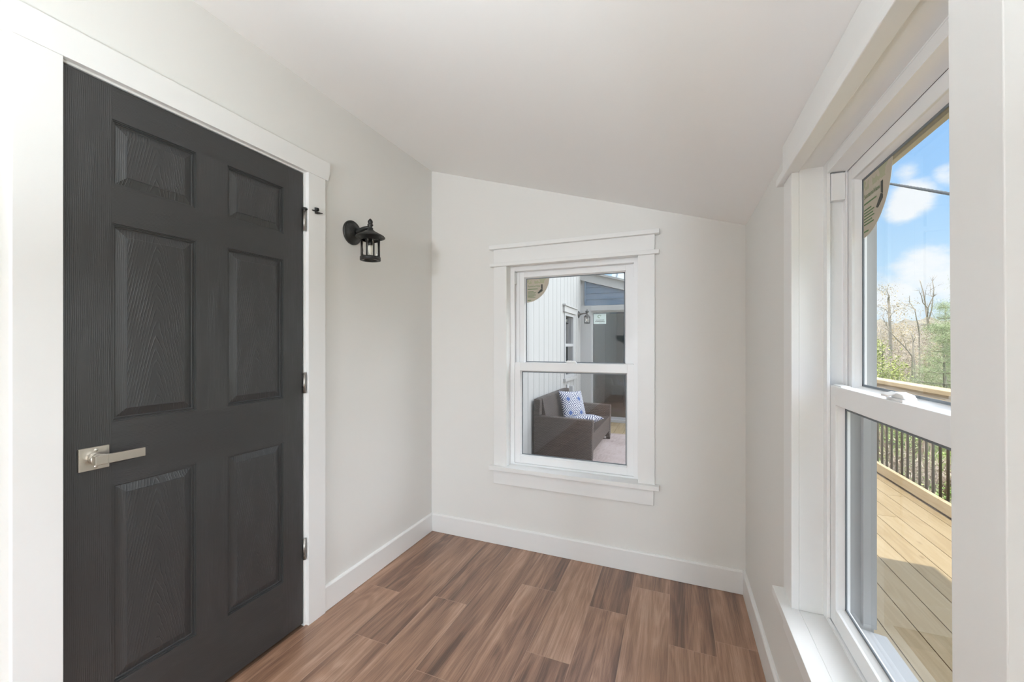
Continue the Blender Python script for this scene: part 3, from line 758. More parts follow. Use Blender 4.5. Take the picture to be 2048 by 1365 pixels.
# ------------------------------------------------------------------ wall lantern in the room
def lantern(loc, out, label, style):
    """loc: centre of the back plate on the wall; out: unit vector off the wall (x axis)"""
    t = empty('wall_lantern', loc, 0.0, True); tag(t, label, 'wall lamp')
    d = 0.12 if style == 'round' else 0.15
    mk = M['black_metal']
    MB().lathe([(0.062, 0.0), (0.062, 0.006), (0.057, 0.011), (0.048, 0.013), (0.044, 0.020), (0.030, 0.026), (0.018, 0.032)], (0, 0, 0), 'x', 36).build('back_plate', mk, t)
    zt = 0.005 if style == 'round' else 0.0
    MB().tube([(0.02, 0, 0.0), (0.05, 0, 0.006), (0.085, 0, 0.014), (d, 0, 0.017)], [0.015, 0.0125, 0.010, 0.008], 14).build('arm', mk, t)
    ax = (d, 0, 0)
    # canopy with a flared rim
    if style == 'round':
        MB().lathe([(0.0135, 0.012), (0.0135, 0.004), (0.022, -0.004), (0.045, -0.017), (0.066, -0.028), (0.0715, -0.034), (0.0715, -0.037), (0.066, -0.036), (0.046, -0.028), (0.046, -0.052), (0.044, -0.052), (0.044, -0.026), (0.013, -0.010)], ax, 'z', 40).build('canopy', mk, t)
        rg, zc_, zb_ = 0.0425, -0.050, -0.142
    else:
        MB().lathe([(0.010, 0.012), (0.012, 0.002), (0.030, -0.012), (0.050, -0.034), (0.058, -0.046), (0.058, -0.052), (0.010, -0.046)], ax, 'z', 24).build('canopy', mk, t)
        rg, zc_, zb_ = 0.044, -0.050, -0.150
    if style == 'round':
        MB().lathe([(0.011, 0.010), (0.0085, 0.018), (0.0135, 0.024), (0.0145, 0.028), (0.010, 0.032), (0.012, 0.038), (0.0125, 0.044), (0.009, 0.051), (0.004, 0.057), (0.001, 0.059)], ax, 'z', 20).build('finial', mk, t)
    else:
        MB().lathe([(0.010, 0.010), (0.008, 0.020), (0.024, 0.030), (0.032, 0.044), (0.028, 0.058), (0.012, 0.068), (0.008, 0.076), (0.010, 0.082), (0.002, 0.090)], ax, 'z', 20).build('finial', mk, t)
    n = 4; a0 = 0.35
    for k in range(n):
        a = a0 + 2 * PI * k / n; x, y = d + (rg + 0.003) * math.cos(a), (rg + 0.003) * math.sin(a)
        MB().tube([(x, y, zc_ + 0.004), (x, y, zb_ + 0.006)], 0.0040, 8).build('cage_bar', mk, t)
    MB().lathe([(rg - 0.010, 0.0), (rg + 0.0075, 0.0), (rg + 0.0075, 0.016), (rg + 0.002, 0.018), (rg - 0.010, 0.018)], (d, 0, zb_ - 0.010), 'z', 36, close=True).build('base_ring', mk, t)
    MB().lathe([(rg, 0.0), (rg, zc_ - zb_)], (d, 0, zb_), 'z', 32).build('glass_cylinder', M['clear_glass'], t)
    MB().lathe([(0.012, -0.052), (0.012, -0.074), (0.010, -0.076)], ax, 'z', 16).build('socket', M['black_metal'], t)
    MB().lathe([(0.007, -0.076), (0.011, -0.086), (0.0115, -0.098), (0.008, -0.112), (0.003, -0.122), (0.0008, -0.126)], ax, 'z', 16).build('bulb', M['bulb'], t)
    return t
t_ = NT('frosted_bulb'); t_.b.inputs['Base Color'].default_value = (0.9, 0.86, 0.78, 1); t_.b.inputs['Roughness'].default_value = 0.3; M['bulb'] = t_.m
lantern((0.0, 0.290, 1.841), None, 'round black wall lantern with clear glass on the left wall beside the dark door', 'round')

# ------------------------------------------------------------------ unseen fill lamps added behind the camera
def far_fill_mat():
    t = NT('far_fill_glow'); t.b.inputs['Base Color'].default_value = (0.9, 0.9, 0.88, 1)
    t.b.inputs['Emission Color'].default_value = (*FAR_FILL_COLOR, 1); t.b.inputs['Emission Strength'].default_value = FAR_FILL_STRENGTH
    return t.m
M['globe'] = far_fill_mat()
t_ = NT('near_fill_glow'); t_.b.inputs['Base Color'].default_value = (0.9, 0.9, 0.88, 1)
t_.b.inputs['Emission Color'].default_value = (*NEAR_FILL_COLOR, 1); t_.b.inputs['Emission Strength'].default_value = NEAR_FILL_STRENGTH; M['diffuser'] = t_.m
def near_fill(x, y, h, r, label):  # unseen uplight, put in to brighten ceiling and walls
    t = empty('near_fill_lamp', (x, y, 0.0), 0.0, True); tag(t, label, 'fill light')
    MB().lathe([(0.13, 0.0005), (0.13, 0.016), (0.03, 0.028), (0.012, 0.04)], (0, 0, 0), 'z', 32).build('base', M['nickel'], t)
    MB().tube([(0, 0, 0.041), (0, 0, h - 0.12)], 0.011, 14).build('pole', M['nickel'], t)
    MB().lathe([(0.012, -0.119), (0.05, -0.105), (r * 0.7, -0.06), (r, 0.0), (r - 0.004, 0.0), (r * 0.7 - 0.004, -0.055), (0.05, -0.1), (0.012, -0.112)], (0, 0, h), 'z', 40).build('bowl', M['nickel'], t)
    MB().lathe([(0.001, -0.026), (r * 0.84, -0.026), (r * 0.84, -0.022), (0.001, -0.020)], (0, 0, h), 'z', 40).build('diffuser', M['diffuser'], t)
    return t
near_fill(1.0, -1.52, 1.38, 0.17, 'added unseen fill lamp shining upward beside the camera position')
def far_fill_lamp(x, y, h, r, label):  # unseen glowing globe, put in to brighten the room from behind
    t = empty('far_fill_lamp', (x, y, 0.0), 0.0, True); tag(t, label, 'fill light')
    MB().lathe([(0.13, 0.0005), (0.13, 0.016), (0.03, 0.028), (0.012, 0.04)], (0, 0, 0), 'z', 32).build('base', M['nickel'], t)
    MB().tube([(0, 0, 0.041), (0, 0, h - r)], 0.011, 14).build('pole', M['nickel'], t)
    pr = [(r * math.sin(a), h + r * math.cos(a)) for a in [0.02 + i * (PI - 0.08) / 18 for i in range(19)]]
    MB().lathe(pr, (0, 0, 0), 'z', 32).build('fill_globe', M['globe'], t)
    return t
far_fill_lamp(0.95, -5.0, 1.30, 0.17, 'added fill lamp with glowing globe in the unseen space behind the camera')

# ------------------------------------------------------------------ outside: the deck
ZD = -0.06
seam0, pitch = 2.853, 0.1365
xs_ = sorted(seam0 + pitch * k for k in range(-24, 8))
rows = [(a, b) for a, b in zip(xs_, xs_[1:]) if b <= 3.55]
ends = {}
for i, (a, b) in enumerate(rows):
    if a < 2.95 < b: ends[i] = 2.35
rows_east = [r for r in rows if r[0] >= W + WT - 0.14]
rows_north = [r for r in rows if r[0] < W + WT - 0.14]
dk = planks('deck', rows_east, -3.6, 5.75, ZD, M['deck'], 0.005, 0.03, 11, None, 2.2, 4.4)
struct(dk)
struct(planks('deck_north', [(max(a, -0.02), b) for a, b in rows_north if b > 0.02], D + WT, 5.75, ZD, M['deck'], 0.005, 0.03, 12, None, 2.2, 4.4))

# railing along the outer edge
RX = 3.475
rail = empty('deck_railing', (RX, 2.2, ZD)); tag(rail, 'pine deck railing with flat cap and thin dark round balusters along the deck edge', 'railing')
RY0, RY1 = -0.9, 8.4
MB().box(RX - 0.035, RX + 0.105, RY0, RY1, 0.876, 0.914).build('cap_rail', M['rail_wood'], rail, bevel=0.004)
MB().box(RX - 0.020, RX + 0.018, RY0, RY1, 0.786, 0.8755).build('upper_rail', M['rail_wood'], rail, bevel=0.003)
MB().box(RX - 0.020, RX + 0.018, RY0, RY1, -0.036, 0.053).build('lower_rail', M['rail_wood'], rail, bevel=0.003)
MB().box(RX + 0.0185, RX + 0.056, RY0 + 0.087, RY1 - 0.091, -0.075, -0.036).build('sleeper', M['rail_wood'], rail)
MB().box(RX - 0.030, RX + 0.030, RY0, RY1, ZD - 0.25, ZD - 0.031).build('rim_joist', M['rail_wood'], rail)
nb = 0
y = RY0 + 0.14
first_b = None
while y < RY1 - 0.12 and nb < 97:
    if first_b is None:
        first_b = MB().tube([(RX + 0.032, y, -0.0355), (RX + 0.032, y, 0.8755)], 0.0095, 10).build('baluster', M['baluster'], rail); by0 = y
    else:
        c = first_b.copy(); link(c); c.parent = rail; c.location = (0, y - by0, 0)
    y += 0.098; nb += 1
for yy in (RY0, RY1 - 0.09):
    MB().box(RX + 0.0185, RX + 0.104, yy, yy + 0.086, ZD - 0.25, 0.8755).build('post', M['rail_wood'], rail, bevel=0.003)

# ------------------------------------------------------------------ outside: main house wall with board siding
def board_siding():
    XS = -0.02; mb = MB(); z0, z1 = -0.3, 4.0
    k0 = D + WT
    edges = [4.6 + 0.2 * k for k in range(-17, 8)]
    edges = [k0] + [e for e in edges if e > k0 + 0.03 and e < 5.79]
    edges = edges + [5.79]
    for a, b in zip(edges, edges[1:]):
        segs = [(z0, z1)] if not (a > 4.59 and b < 5.21) else [(z0, 0.76), (1.77, z1)]
        for c, d in segs:
            g = 0.004
            mb.prism([(XS - 0.02, a, c), (XS - 0.012, a + 0.0005, c), (XS - 0.008, a + g, c), (XS, a + g + 0.003, c), (XS, b - g - 0.003, c), (XS - 0.008, b - g, c), (XS - 0.012, b - 0.0005, c), (XS - 0.02, b, c)], (0, 0, d - c))
    return mb.build('siding_wall', M['siding'])
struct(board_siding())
# a deep shell so the house has a body (roof overhang, far walls)
g = MB(); g.box(-5.2, -0.12, YF - 1.2, YF - 1.1, -0.3, 4.0).box(-5.2, -5.1, YF - 1.1, 8.0, -0.3, 4.0).box(-5.1, 0.0, 7.9, 8.0, -0.3, 4.0)
g.box(-0.12, -0.02, YF - 1.2, D + WT, 2.70, 4.0).box(-0.12, -0.02, YF - 1.2, YF - WT, -0.3, 2.7)
struct(g.build('house_shell', M['siding']))
struct(MB().box(-5.5, 0.30, YF - 1.5, 8.3, 4.0, 4.18).build('house_roof', M['shingle']))
# window in the siding wall
wx = empty('window_3', (-0.03, 4.9, 0.76)); wx['kind'] = 'structure'
g = MB()
g.box(-0.10, -0.008, 4.60, 4.655, 0.76, 1.77).box(-0.10, -0.008, 5.145, 5.20, 0.76, 1.77).box(-0.10, -0.008, 4.655, 5.145, 0.76, 0.81).box(-0.10, -0.008, 4.655, 5.145, 1.72, 1.77)
g.box(-0.08, -0.014, 4.655, 5.145, 1.245, 1.290)
g.build('window_frame', M['darkened_vinyl'], wx, bevel=0.002)
g = MB(); g.box(-0.02, 0.012, 4.52, 5.28, 1.77, 1.86).box(-0.02, 0.030, 4.50, 5.30, 1.86, 1.885); g.build('head_casing', M['siding'], wx, bevel=0.002)
MB().box(-0.02, 0.020, 4.54, 5.26, 0.715, 0.76).build('sill', M['siding'], wx, bevel=0.002)
g = MB(); g.poly([(-0.05, 4.655, 1.29), (-0.05, 5.145, 1.29), (-0.05, 5.145, 1.72), (-0.05, 4.655, 1.72)]); g.poly([(-0.035, 4.655, 0.81), (-0.035, 5.145, 0.81), (-0.035, 5.145, 1.245), (-0.035, 4.655, 1.245)])
g.build('glass_pane', M['dark_glass'], wx, recalc=False)
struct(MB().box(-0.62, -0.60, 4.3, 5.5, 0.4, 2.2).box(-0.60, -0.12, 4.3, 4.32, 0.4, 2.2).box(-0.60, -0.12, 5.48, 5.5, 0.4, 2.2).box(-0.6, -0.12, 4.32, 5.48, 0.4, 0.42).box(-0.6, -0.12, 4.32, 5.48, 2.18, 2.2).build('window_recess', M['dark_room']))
# outlet box and conduit low on the siding
ob = MB().box(-0.019, 0.035, 4.92, 5.02, 0.50, 0.62).build('outlet_box', M['darkened_vinyl'], None, bevel=0.006)
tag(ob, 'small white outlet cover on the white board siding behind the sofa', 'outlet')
cd = MB().tube([(0.0, 4.72, ZD + 0.002), (0.0, 4.72, 0.66)], 0.018, 14).build('conduit', M['darkened_vinyl']); tag(cd, 'white vertical conduit on the siding behind the sofa back', 'pipe')

# ------------------------------------------------------------------ outside: rear wing with gable and sliding door
YW = 5.75
zg = lambda x: 2.415 - 0.29 * x
DX0, DX1, DZT = 0.165, 1.86, 1.875
g = MB()
g.box(-0.02, DX0, YW, YW + 0.15, -0.3, DZT); g.box(DX1, 2.60, YW, YW + 0.15, -0.3, DZT - 0.2)
g.prism([(-0.02, YW, DZT), (1.80, YW, DZT), (1.80, YW, zg(1.80)), (-0.02, YW, zg(-0.02))], (0, 0.15, 0))
struct(g.build('wing_wall', M['siding']))
lap = MB(); z = 1.965
while z < 2.40:
    z2 = min(z + 0.105, 2.405); xr = min((2.41 - z) / 0.29, 1.78); xr2 = max((2.41 - z2) / 0.29, 0.058)
    pts = [(0.055, YW - 0.020, z), (xr, YW - 0.020, z), (xr2, YW - 0.008, z2), (0.055, YW - 0.008, z2)]
    b = [(p[0], YW - 0.001, p[2]) for p in pts]
    lap.hexa([pts[0], pts[1], b[1], b[0], pts[3], pts[2], b[2], b[3]])
    z = z2
struct(lap.build('gable_siding', M['blue_siding']))
struct(MB().box(0.050, 0.078, YW - 0.026, YW - 0.001, 1.965, 2.395).build('gable_corner_strip', M['blue_siding']))
g = MB(); g.prism([(-0.02, YW - 0.05, zg(-0.02) + 0.0), (2.7, YW - 0.05, zg(2.7)), (2.7, YW - 0.05, zg(2.7) + 0.15), (-0.02, YW - 0.05, zg(-0.02) + 0.15)], (0, 0.045, 0))
g.prism([(-0.02, YW - 0.08, zg(-0.02) + 0.15), (2.7, YW - 0.08, zg(2.7) + 0.15), (2.7, YW - 0.08, zg(2.7) + 0.185), (-0.02, YW - 0.08, zg(-0.02) + 0.185)], (0, 0.08, 0))
struct(g.build('gable_rake_board', M['siding']))
g = MB(); g.box(-0.018, DX0, YW - 0.022, YW - 0.001, ZD, 1.965); g.box(DX0, DX1 + 0.1, YW - 0.030, YW - 0.001, 1.872, 1.962); g.box(DX1, DX1 + 0.1, YW - 0.022, YW - 0.001, ZD, 1.872)
struct(g.build('trim_4', M['siding']))
# wing roof slope behind the rake and a ribbed metal roof rising further back
g = MB(); g.prism([(-0.02, YW, zg(-0.02) + 0.10), (2.7, YW, zg(2.7) + 0.10), (2.7, YW, zg(2.7) + 0.17), (-0.02, YW, zg(-0.02) + 0.17)], (0, 4.2, 0))
struct(g.build('wing_roof', M['shingle']))
g = MB(); A = [Vector((0.0, 8.2, 2.2)), Vector((2.3, 8.2, 2.2)), Vector((2.3, 12.0, 5.2)), Vector((0.0, 12.0, 5.2))]
g.prism(A, (0, 0.02, -0.05))
for k in range(8):
    x = 0.1 + k * 0.3
    g.prism([(x, 8.2, 2.2), (x + 0.03, 8.2, 2.2), (x + 0.03, 8.17, 2.24), (x, 8.17, 2.24)], (0, 3.8, 3.0), 1)
struct(g.build('metal_roof', [M['metal_roof'], M['gasket']]))
# sliding door: white frame, two glazed panels
sd = empty('door_2', ((DX0 + DX1) / 2, YW + 0.05, ZD)); sd['kind'] = 'structure'
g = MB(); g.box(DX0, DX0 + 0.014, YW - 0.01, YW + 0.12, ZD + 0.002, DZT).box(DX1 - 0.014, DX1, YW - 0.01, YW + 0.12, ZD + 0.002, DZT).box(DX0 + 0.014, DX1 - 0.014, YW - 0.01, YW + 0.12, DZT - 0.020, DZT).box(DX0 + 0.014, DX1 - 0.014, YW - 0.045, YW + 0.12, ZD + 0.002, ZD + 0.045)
g.build('door_frame', M['darkened_vinyl'], sd, bevel=0.002)
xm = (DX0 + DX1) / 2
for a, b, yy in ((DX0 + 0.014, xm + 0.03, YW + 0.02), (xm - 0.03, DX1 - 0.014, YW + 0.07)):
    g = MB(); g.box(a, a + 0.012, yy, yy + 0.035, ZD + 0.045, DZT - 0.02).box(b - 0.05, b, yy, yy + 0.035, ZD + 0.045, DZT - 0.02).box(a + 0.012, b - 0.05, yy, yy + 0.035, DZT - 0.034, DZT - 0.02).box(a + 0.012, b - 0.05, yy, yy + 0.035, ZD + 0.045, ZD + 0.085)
    p = g.build('sliding_panel', M['darkened_vinyl'], sd, bevel=0.002)
    g = MB(); g.poly([(a + 0.012, yy + 0.016, ZD + 0.085), (b - 0.05, yy + 0.016, ZD + 0.085), (b - 0.05, yy + 0.016, DZT - 0.034), (a + 0.012, yy + 0.016, DZT - 0.034)])
    g.build('glass_pane', M['door_glass'], p, recalc=False)
MB().box(xm - 0.026, xm - 0.006, YW - 0.02, YW + 0.02, 0.85, 1.1).build('pull_handle', M['black_metal'], sd)
# dim room behind the sliding door
g = MB(); g.box(-0.1, 2.5, 9.0, 9.1, ZD, 2.2, 0).box(-0.1, 0.0, YW + 0.15, 9.0, ZD, 2.2, 1).box(2.4, 2.5, YW + 0.15, 9.0, ZD, 1.7, 0).box(-0.1, 2.5, YW + 0.15, 9.0, ZD - 0.05, ZD, 1)
g.box(0.0, 0.42, 8.2, 9.0, ZD, 2.0, 1).box(0.50, 0.58, 7.6, 7.66, ZD, 1.9, 0)
struct(g.build('wing_interior', [M['dark_room'], M['warm_room']]))
# sticker on the door glass: pale square with an emblem and two lines of print
ds = empty('door_sticker', (0.30, YW + 0.033, 1.73), 0.0, True); tag(ds, 'pale square label with a leaf emblem on the sliding door glass', 'sticker')
MB().box(-0.098, 0.118, 0.0, 0.0012, -0.088, 0.088).build('paper_label', plain('pale_green_paper', (0.62, 0.72, 0.68), 0.7), ds, bevel=0.0)
g = MB()
for a in range(9):
    th = 0.5 + a * 0.55; r1, r2 = 0.018, 0.045
    c, s = math.cos(th), math.sin(th)
    g.prism([(r1 * c - 0.006 * s, -0.0006, 0.042 + r1 * s + 0.006 * c), (r1 * c + 0.006 * s, -0.0006, 0.042 + r1 * s - 0.006 * c), (r2 * c, -0.0006, 0.042 + r2 * s * 0.8)], (0, 0.0005, 0))
g.build('emblem', M['ink_green'], ds)
g = MB()
for z_, a, b in ((-0.026, -0.06, 0.075), (-0.052, -0.07, 0.09), (-0.074, 0.0, 0.085)):
    x = a
    rr = random.Random(int(abs(z_) * 1000))
    while x < b:
        wd_ = rr.uniform(0.006, 0.013); h_ = 0.012 if z_ > -0.06 else 0.005
        g.prism([(x, -0.0006, z_), (x + wd_, -0.0006, z_), (x + wd_, -0.0006, z_ + h_), (x, -0.0006, z_ + h_)], (0, 0.0005, 0)); x += wd_ + 0.004
g.build('small_print', M['ink_dark'], ds)
lantern((-0.019, 5.56, 1.80), None, 'black lantern with ball finial outdoors on the white siding beside the sliding door', 'ball')

# ------------------------------------------------------------------ outside: rug, wicker sofa, pillows
rg_ = MB(); rnd = random.Random(3)
rg_.box(0.06, 2.15, 1.75, 4.80, ZD + 0.001, ZD + 0.009)
tag(rg_.build('outdoor_rug', M['rug'], None, bevel=0.003), 'faded pink outdoor rug on the deck under the wicker sofa', 'rug')
ZR = ZD + 0.009
SY0, SY1, SX0, SX1 = 3.10, 4.47, 0.012, 0.700
sofa = empty('wicker_sofa', (0.35, (SY0 + SY1) / 2, ZR)); tag(sofa, 'brown wicker loveseat on the deck against the white siding', 'sofa')
AT = 0.43                                   # arm top
def arm(y0, y1):
    g = MB(); g.prism([(SX0, y0, ZR + 0.035), (SX1 - 0.01, y0, ZR + 0.035), (SX1, y0, AT), (SX0, y0, AT + 0.02)], (0, y1 - y0, 0))
    g.build('armrest', M['wicker'], sofa, bevel=0.012, seg=3)
arm(SY0, SY0 + 0.085); arm(SY1 - 0.085, SY1)
g = MB(); g.prism([(SX0, SY0 + 0.085, ZR + 0.10), (SX0 + 0.16, SY0 + 0.085, ZR + 0.10), (SX0 + 0.13, SY0 + 0.085, AT), (SX0 + 0.085, SY0 + 0.085, 0.64), (SX0, SY0 + 0.085, 0.64)], (0, SY1 - SY0 - 0.17, 0))
g.build('backrest', M['wicker'], sofa, bevel=0.010, seg=3)
for a, b in ((SY0 + 0.004, SY0 + 0.0845), (SY1 - 0.0845, SY1 - 0.004)): MB().box(SX0 + 0.002, SX0 + 0.078, a, b, AT + 0.0195, 0.638).build('back_corner', M['wicker'], sofa, bevel=0.008)
g = MB(); g.box(SX0 + 0.162, SX1 - 0.012, SY0 + 0.086, SY1 - 0.086, 0.235, 0.275); g.build('seat', M['wicker'], sofa, bevel=0.008)
g = MB(); g.box(SX1 - 0.045, SX1 - 0.016, SY0 + 0.086, SY1 - 0.086, 0.070, 0.234); g.build('front_apron', M['wicker'], sofa, bevel=0.004)
for x0 in (SX0 + 0.004, SX1 - 0.062):
    for y0 in (SY0 + 0.01, SY1 - 0.075): MB().box(x0, x0 + 0.05, y0, y0 + 0.06, ZR + 0.0005, ZR + 0.0345).build('leg', M['wicker'], sofa)

def pillow(size, thick, mat, name):
    n = 20; bm = bmesh.new(); uvl = bm.loops.layers.uv.new('UVMap')
    def P(i, j, s):
        u, v = 2 * i / n - 1, 2 * j / n - 1
        e = (1 - abs(u) ** 2.6) * (1 - abs(v) ** 2.6)
        pinch = 1 - 0.07 * (1 - abs(v) ** 2) * abs(u) ** 3; pinch2 = 1 - 0.07 * (1 - abs(u) ** 2) * abs(v) ** 3
        return Vector((u * size / 2 * pinch, s * thick / 2 * max(e, 0) ** 0.55, v * size / 2 * pinch2))
    for s in (-1, 1):
        vs = [[bm.verts.new(P(i, j, s)) for j in range(n + 1)] for i in range(n + 1)]
        for i in range(n):
            for j in range(n):
                q = [(i, j), (i + 1, j), (i + 1, j + 1), (i, j + 1)]
                if s == 1: q = q[::-1]
                f = bm.faces.new([vs[a][b] for a, b in q]); f.smooth = True
                for lp, (a, b) in zip(f.loops, q): lp[uvl].uv = (a / n, b / n)
    bmesh.ops.remove_doubles(bm, verts=bm.verts, dist=1e-5)
    me = bpy.data.meshes.new(name); bm.to_mesh(me); bm.free(); me.materials.append(mat)
    return link(bpy.data.objects.new(name, me))
p1 = pillow(0.40, 0.14, M['pillow'], 'throw_pillow'); p1.location = (0.290, 3.86, 0.475); p1.rotation_euler = (-0.36, 0.06, 0.98)
tag(p1, 'blue and white diamond print pillow standing upright on the wicker sofa', 'pillow')
p2 = pillow(0.42, 0.13, M['pillow'], 'throw_pillow'); p2.location = (0.47, 3.50, 0.360); p2.rotation_euler = (PI / 2 - 0.20, 0.0, 0.75)
tag(p2, 'blue and white diamond print pillow lying flat on the sofa seat behind the near arm', 'pillow')
p3 = pillow(0.34, 0.12, M['grey_cushion'], 'throw_pillow'); p3.location = (0.23, 4.20, 0.435); p3.rotation_euler = (-0.25, 0.0, 0.95)
tag(p3, 'grey print pillow at the far end of the wicker sofa behind the blue one', 'pillow')

# ------------------------------------------------------------------ outside: land, hills, trees, cable
def land_mat():
    t = NT('spring_grass_and_brush'); o = t.obj()
    a = t.noise(o, 0.5, 5.0, 0.65); b = t.noise(o, 5.0, 4.0, 0.7)
    f = t.math('MULTIPLY_ADD', b, 0.5, t.math('MULTIPLY', a, 0.6))
    t.l(t.ramp(f, [(0.38, (0.058, 0.081, 0.026)), (0.52, (0.139, 0.186, 0.052)), (0.60, (0.232, 0.191, 0.128)), (0.72, (0.290, 0.232, 0.186))]), t.b.inputs['Base Color'])
    t.b.inputs['Roughness'].default_value = 1.0; t.b.inputs['Specular IOR Level'].default_value = 0.05
    t.bump(b, 0.6, 0.1)
    return t.m
M['land'] = land_mat()
def land_grid():
    bm = bmesh.new(); n = 60; rnd = random.Random(8)
    def H(x, y):
        d = max(0.0, math.hypot(x - 3, y) - 6)
        return -1.7 + 0.5 * math.sin(x * 0.21 + 1) * math.sin(y * 0.17) * min(1, d / 12) - 0.6 * min(1, max(0, d - 4) / 20) + max(0, d - 60) * 0.07
    vs = [[bm.verts.new((-60 + 200 * i / n, -60 + 220 * j / n, H(-60 + 200 * i / n, -60 + 220 * j / n))) for j in range(n + 1)] for i in range(n + 1)]
    for i in range(n):
        for j in range(n): bm.faces.new([vs[i][j], vs[i + 1][j], vs[i + 1][j + 1], vs[i][j + 1]]).smooth = True
    me = bpy.data.meshes.new('ground'); bm.to_mesh(me); bm.free(); me.materials.append(M['land'])
    return link(bpy.data.objects.new('ground', me))
struct(land_grid())
def hill_mat():
    t = NT('distant_spring_woods'); o = t.obj()
    a = t.noise(o, 0.28, 6.0, 0.7); b = t.noise(o, 1.6, 5.0, 0.7)
    f = t.math('MULTIPLY_ADD', b, 0.45, t.math('MULTIPLY', a, 0.6))
    t.l(t.ramp(f, [(0.36, (0.23, 0.235, 0.21)), (0.48, (0.30, 0.275, 0.235)), (0.58, (0.33, 0.31, 0.25)), (0.70, (0.30, 0.32, 0.235))]), t.b.inputs['Base Color'])
    t.b.inputs['Roughness'].default_value = 1.0; t.b.inputs['Specular IOR Level'].default_value = 0.0
    t.bump(b, 1.0, 0.8)
    return t.m
M['hill'] = hill_mat()
def hills():
    bm = bmesh.new(); rnd = random.Random(4); na, nr = 160, 14
    rows_ = []
    for i in range(na + 1):
        th = -0.9 + 2.6 * i / na; dx, dy = math.cos(th), math.sin(th); row = []
        top = 6.0 + 0.9 * math.sin(th * 5.1) + 0.5 * math.sin(th * 13.3 + 1)
        for j in range(nr + 1):
            s = j / nr; r = 55 + 45 * s
            z = -3 + (top + 3) * math.sin(s * PI / 2) ** 1.2 + rnd.uniform(-0.9, 0.9) * (0.2 + s)
            row.append(bm.verts.new((r * dx, r * dy, z)))
        rows_.append(row)
    for i in range(na):
        for j in range(nr): bm.faces.new([rows_[i][j], rows_[i][j + 1], rows_[i + 1][j + 1], rows_[i + 1][j]])
    me = bpy.data.meshes.new('hills'); bm.to_mesh(me); bm.free(); me.materials.append(M['hill'])
    return link(bpy.data.objects.new('hills', me))
struct(hills())

M['bark'] = plain('grey_bark', (0.27, 0.24, 0.205), 0.9, spec=0.1, var=0.25, bscale=30)
M['twig'] = plain('tan_twigs', (0.244, 0.191, 0.145), 0.9, spec=0.1)
def leaf_mat(name, c1, c2):
    t = NT(name); at = t.n('ShaderNodeAttribute', attribute_name='tone')
    t.l(t.mix(at.outputs['Fac'], c1, c2), t.b.inputs['Base Color'])
    t.b.inputs['Roughness'].default_value = 0.7; t.b.inputs['Specular IOR Level'].default_value = 0.2
    t.b.inputs['Subsurface Weight'].default_value = 0.0
    return t.m
M['leaf_yellow'] = leaf_mat('young_leaves', (0.268, 0.332, 0.083), (0.421, 0.433, 0.166))
M['leaf_green'] = leaf_mat('shrub_leaves', (0.151, 0.242, 0.075), (0.347, 0.423, 0.166))
M['leaf_pine'] = leaf_mat('pine_needles', (0.20, 0.27, 0.135), (0.42, 0.48, 0.28))
M['leaf_bud'] = leaf_mat('tan_buds', (0.348, 0.261, 0.128), (0.435, 0.360, 0.197))
M['leaf_brush'] = leaf_mat('dry_brush', (0.30, 0.25, 0.205), (0.50, 0.435, 0.375))
def leaves(pts, size, name, mat, parent, rnd, aspect=0.5, droop=None):
    bm = bmesh.new(); tl = bm.faces.layers.float.new('tone')
    for p in pts:
        p = Vector(p)
        d = Vector((rnd.gauss(0, 1), rnd.gauss(0, 1), rnd.gauss(0, 1))).normalized()
        if droop is not None: d = (d + Vector(droop)).normalized()
        e = d.cross(Vector((rnd.gauss(0, 1), rnd.gauss(0, 1), rnd.gauss(0, 1)))).normalized()
        s = size * rnd.uniform(0.6, 1.4)
        f = bm.faces.new([bm.verts.new(p), bm.verts.new(p + d * s * 0.5 + e * s * aspect * 0.5), bm.verts.new(p + d * s), bm.verts.new(p + d * s * 0.5 - e * s * aspect * 0.5)])
        f[tl] = rnd.random()
    m = MB(); m.bm.free(); m.bm = bm
    return m.build(name, mat, parent, recalc=False)
GZ = -2.0
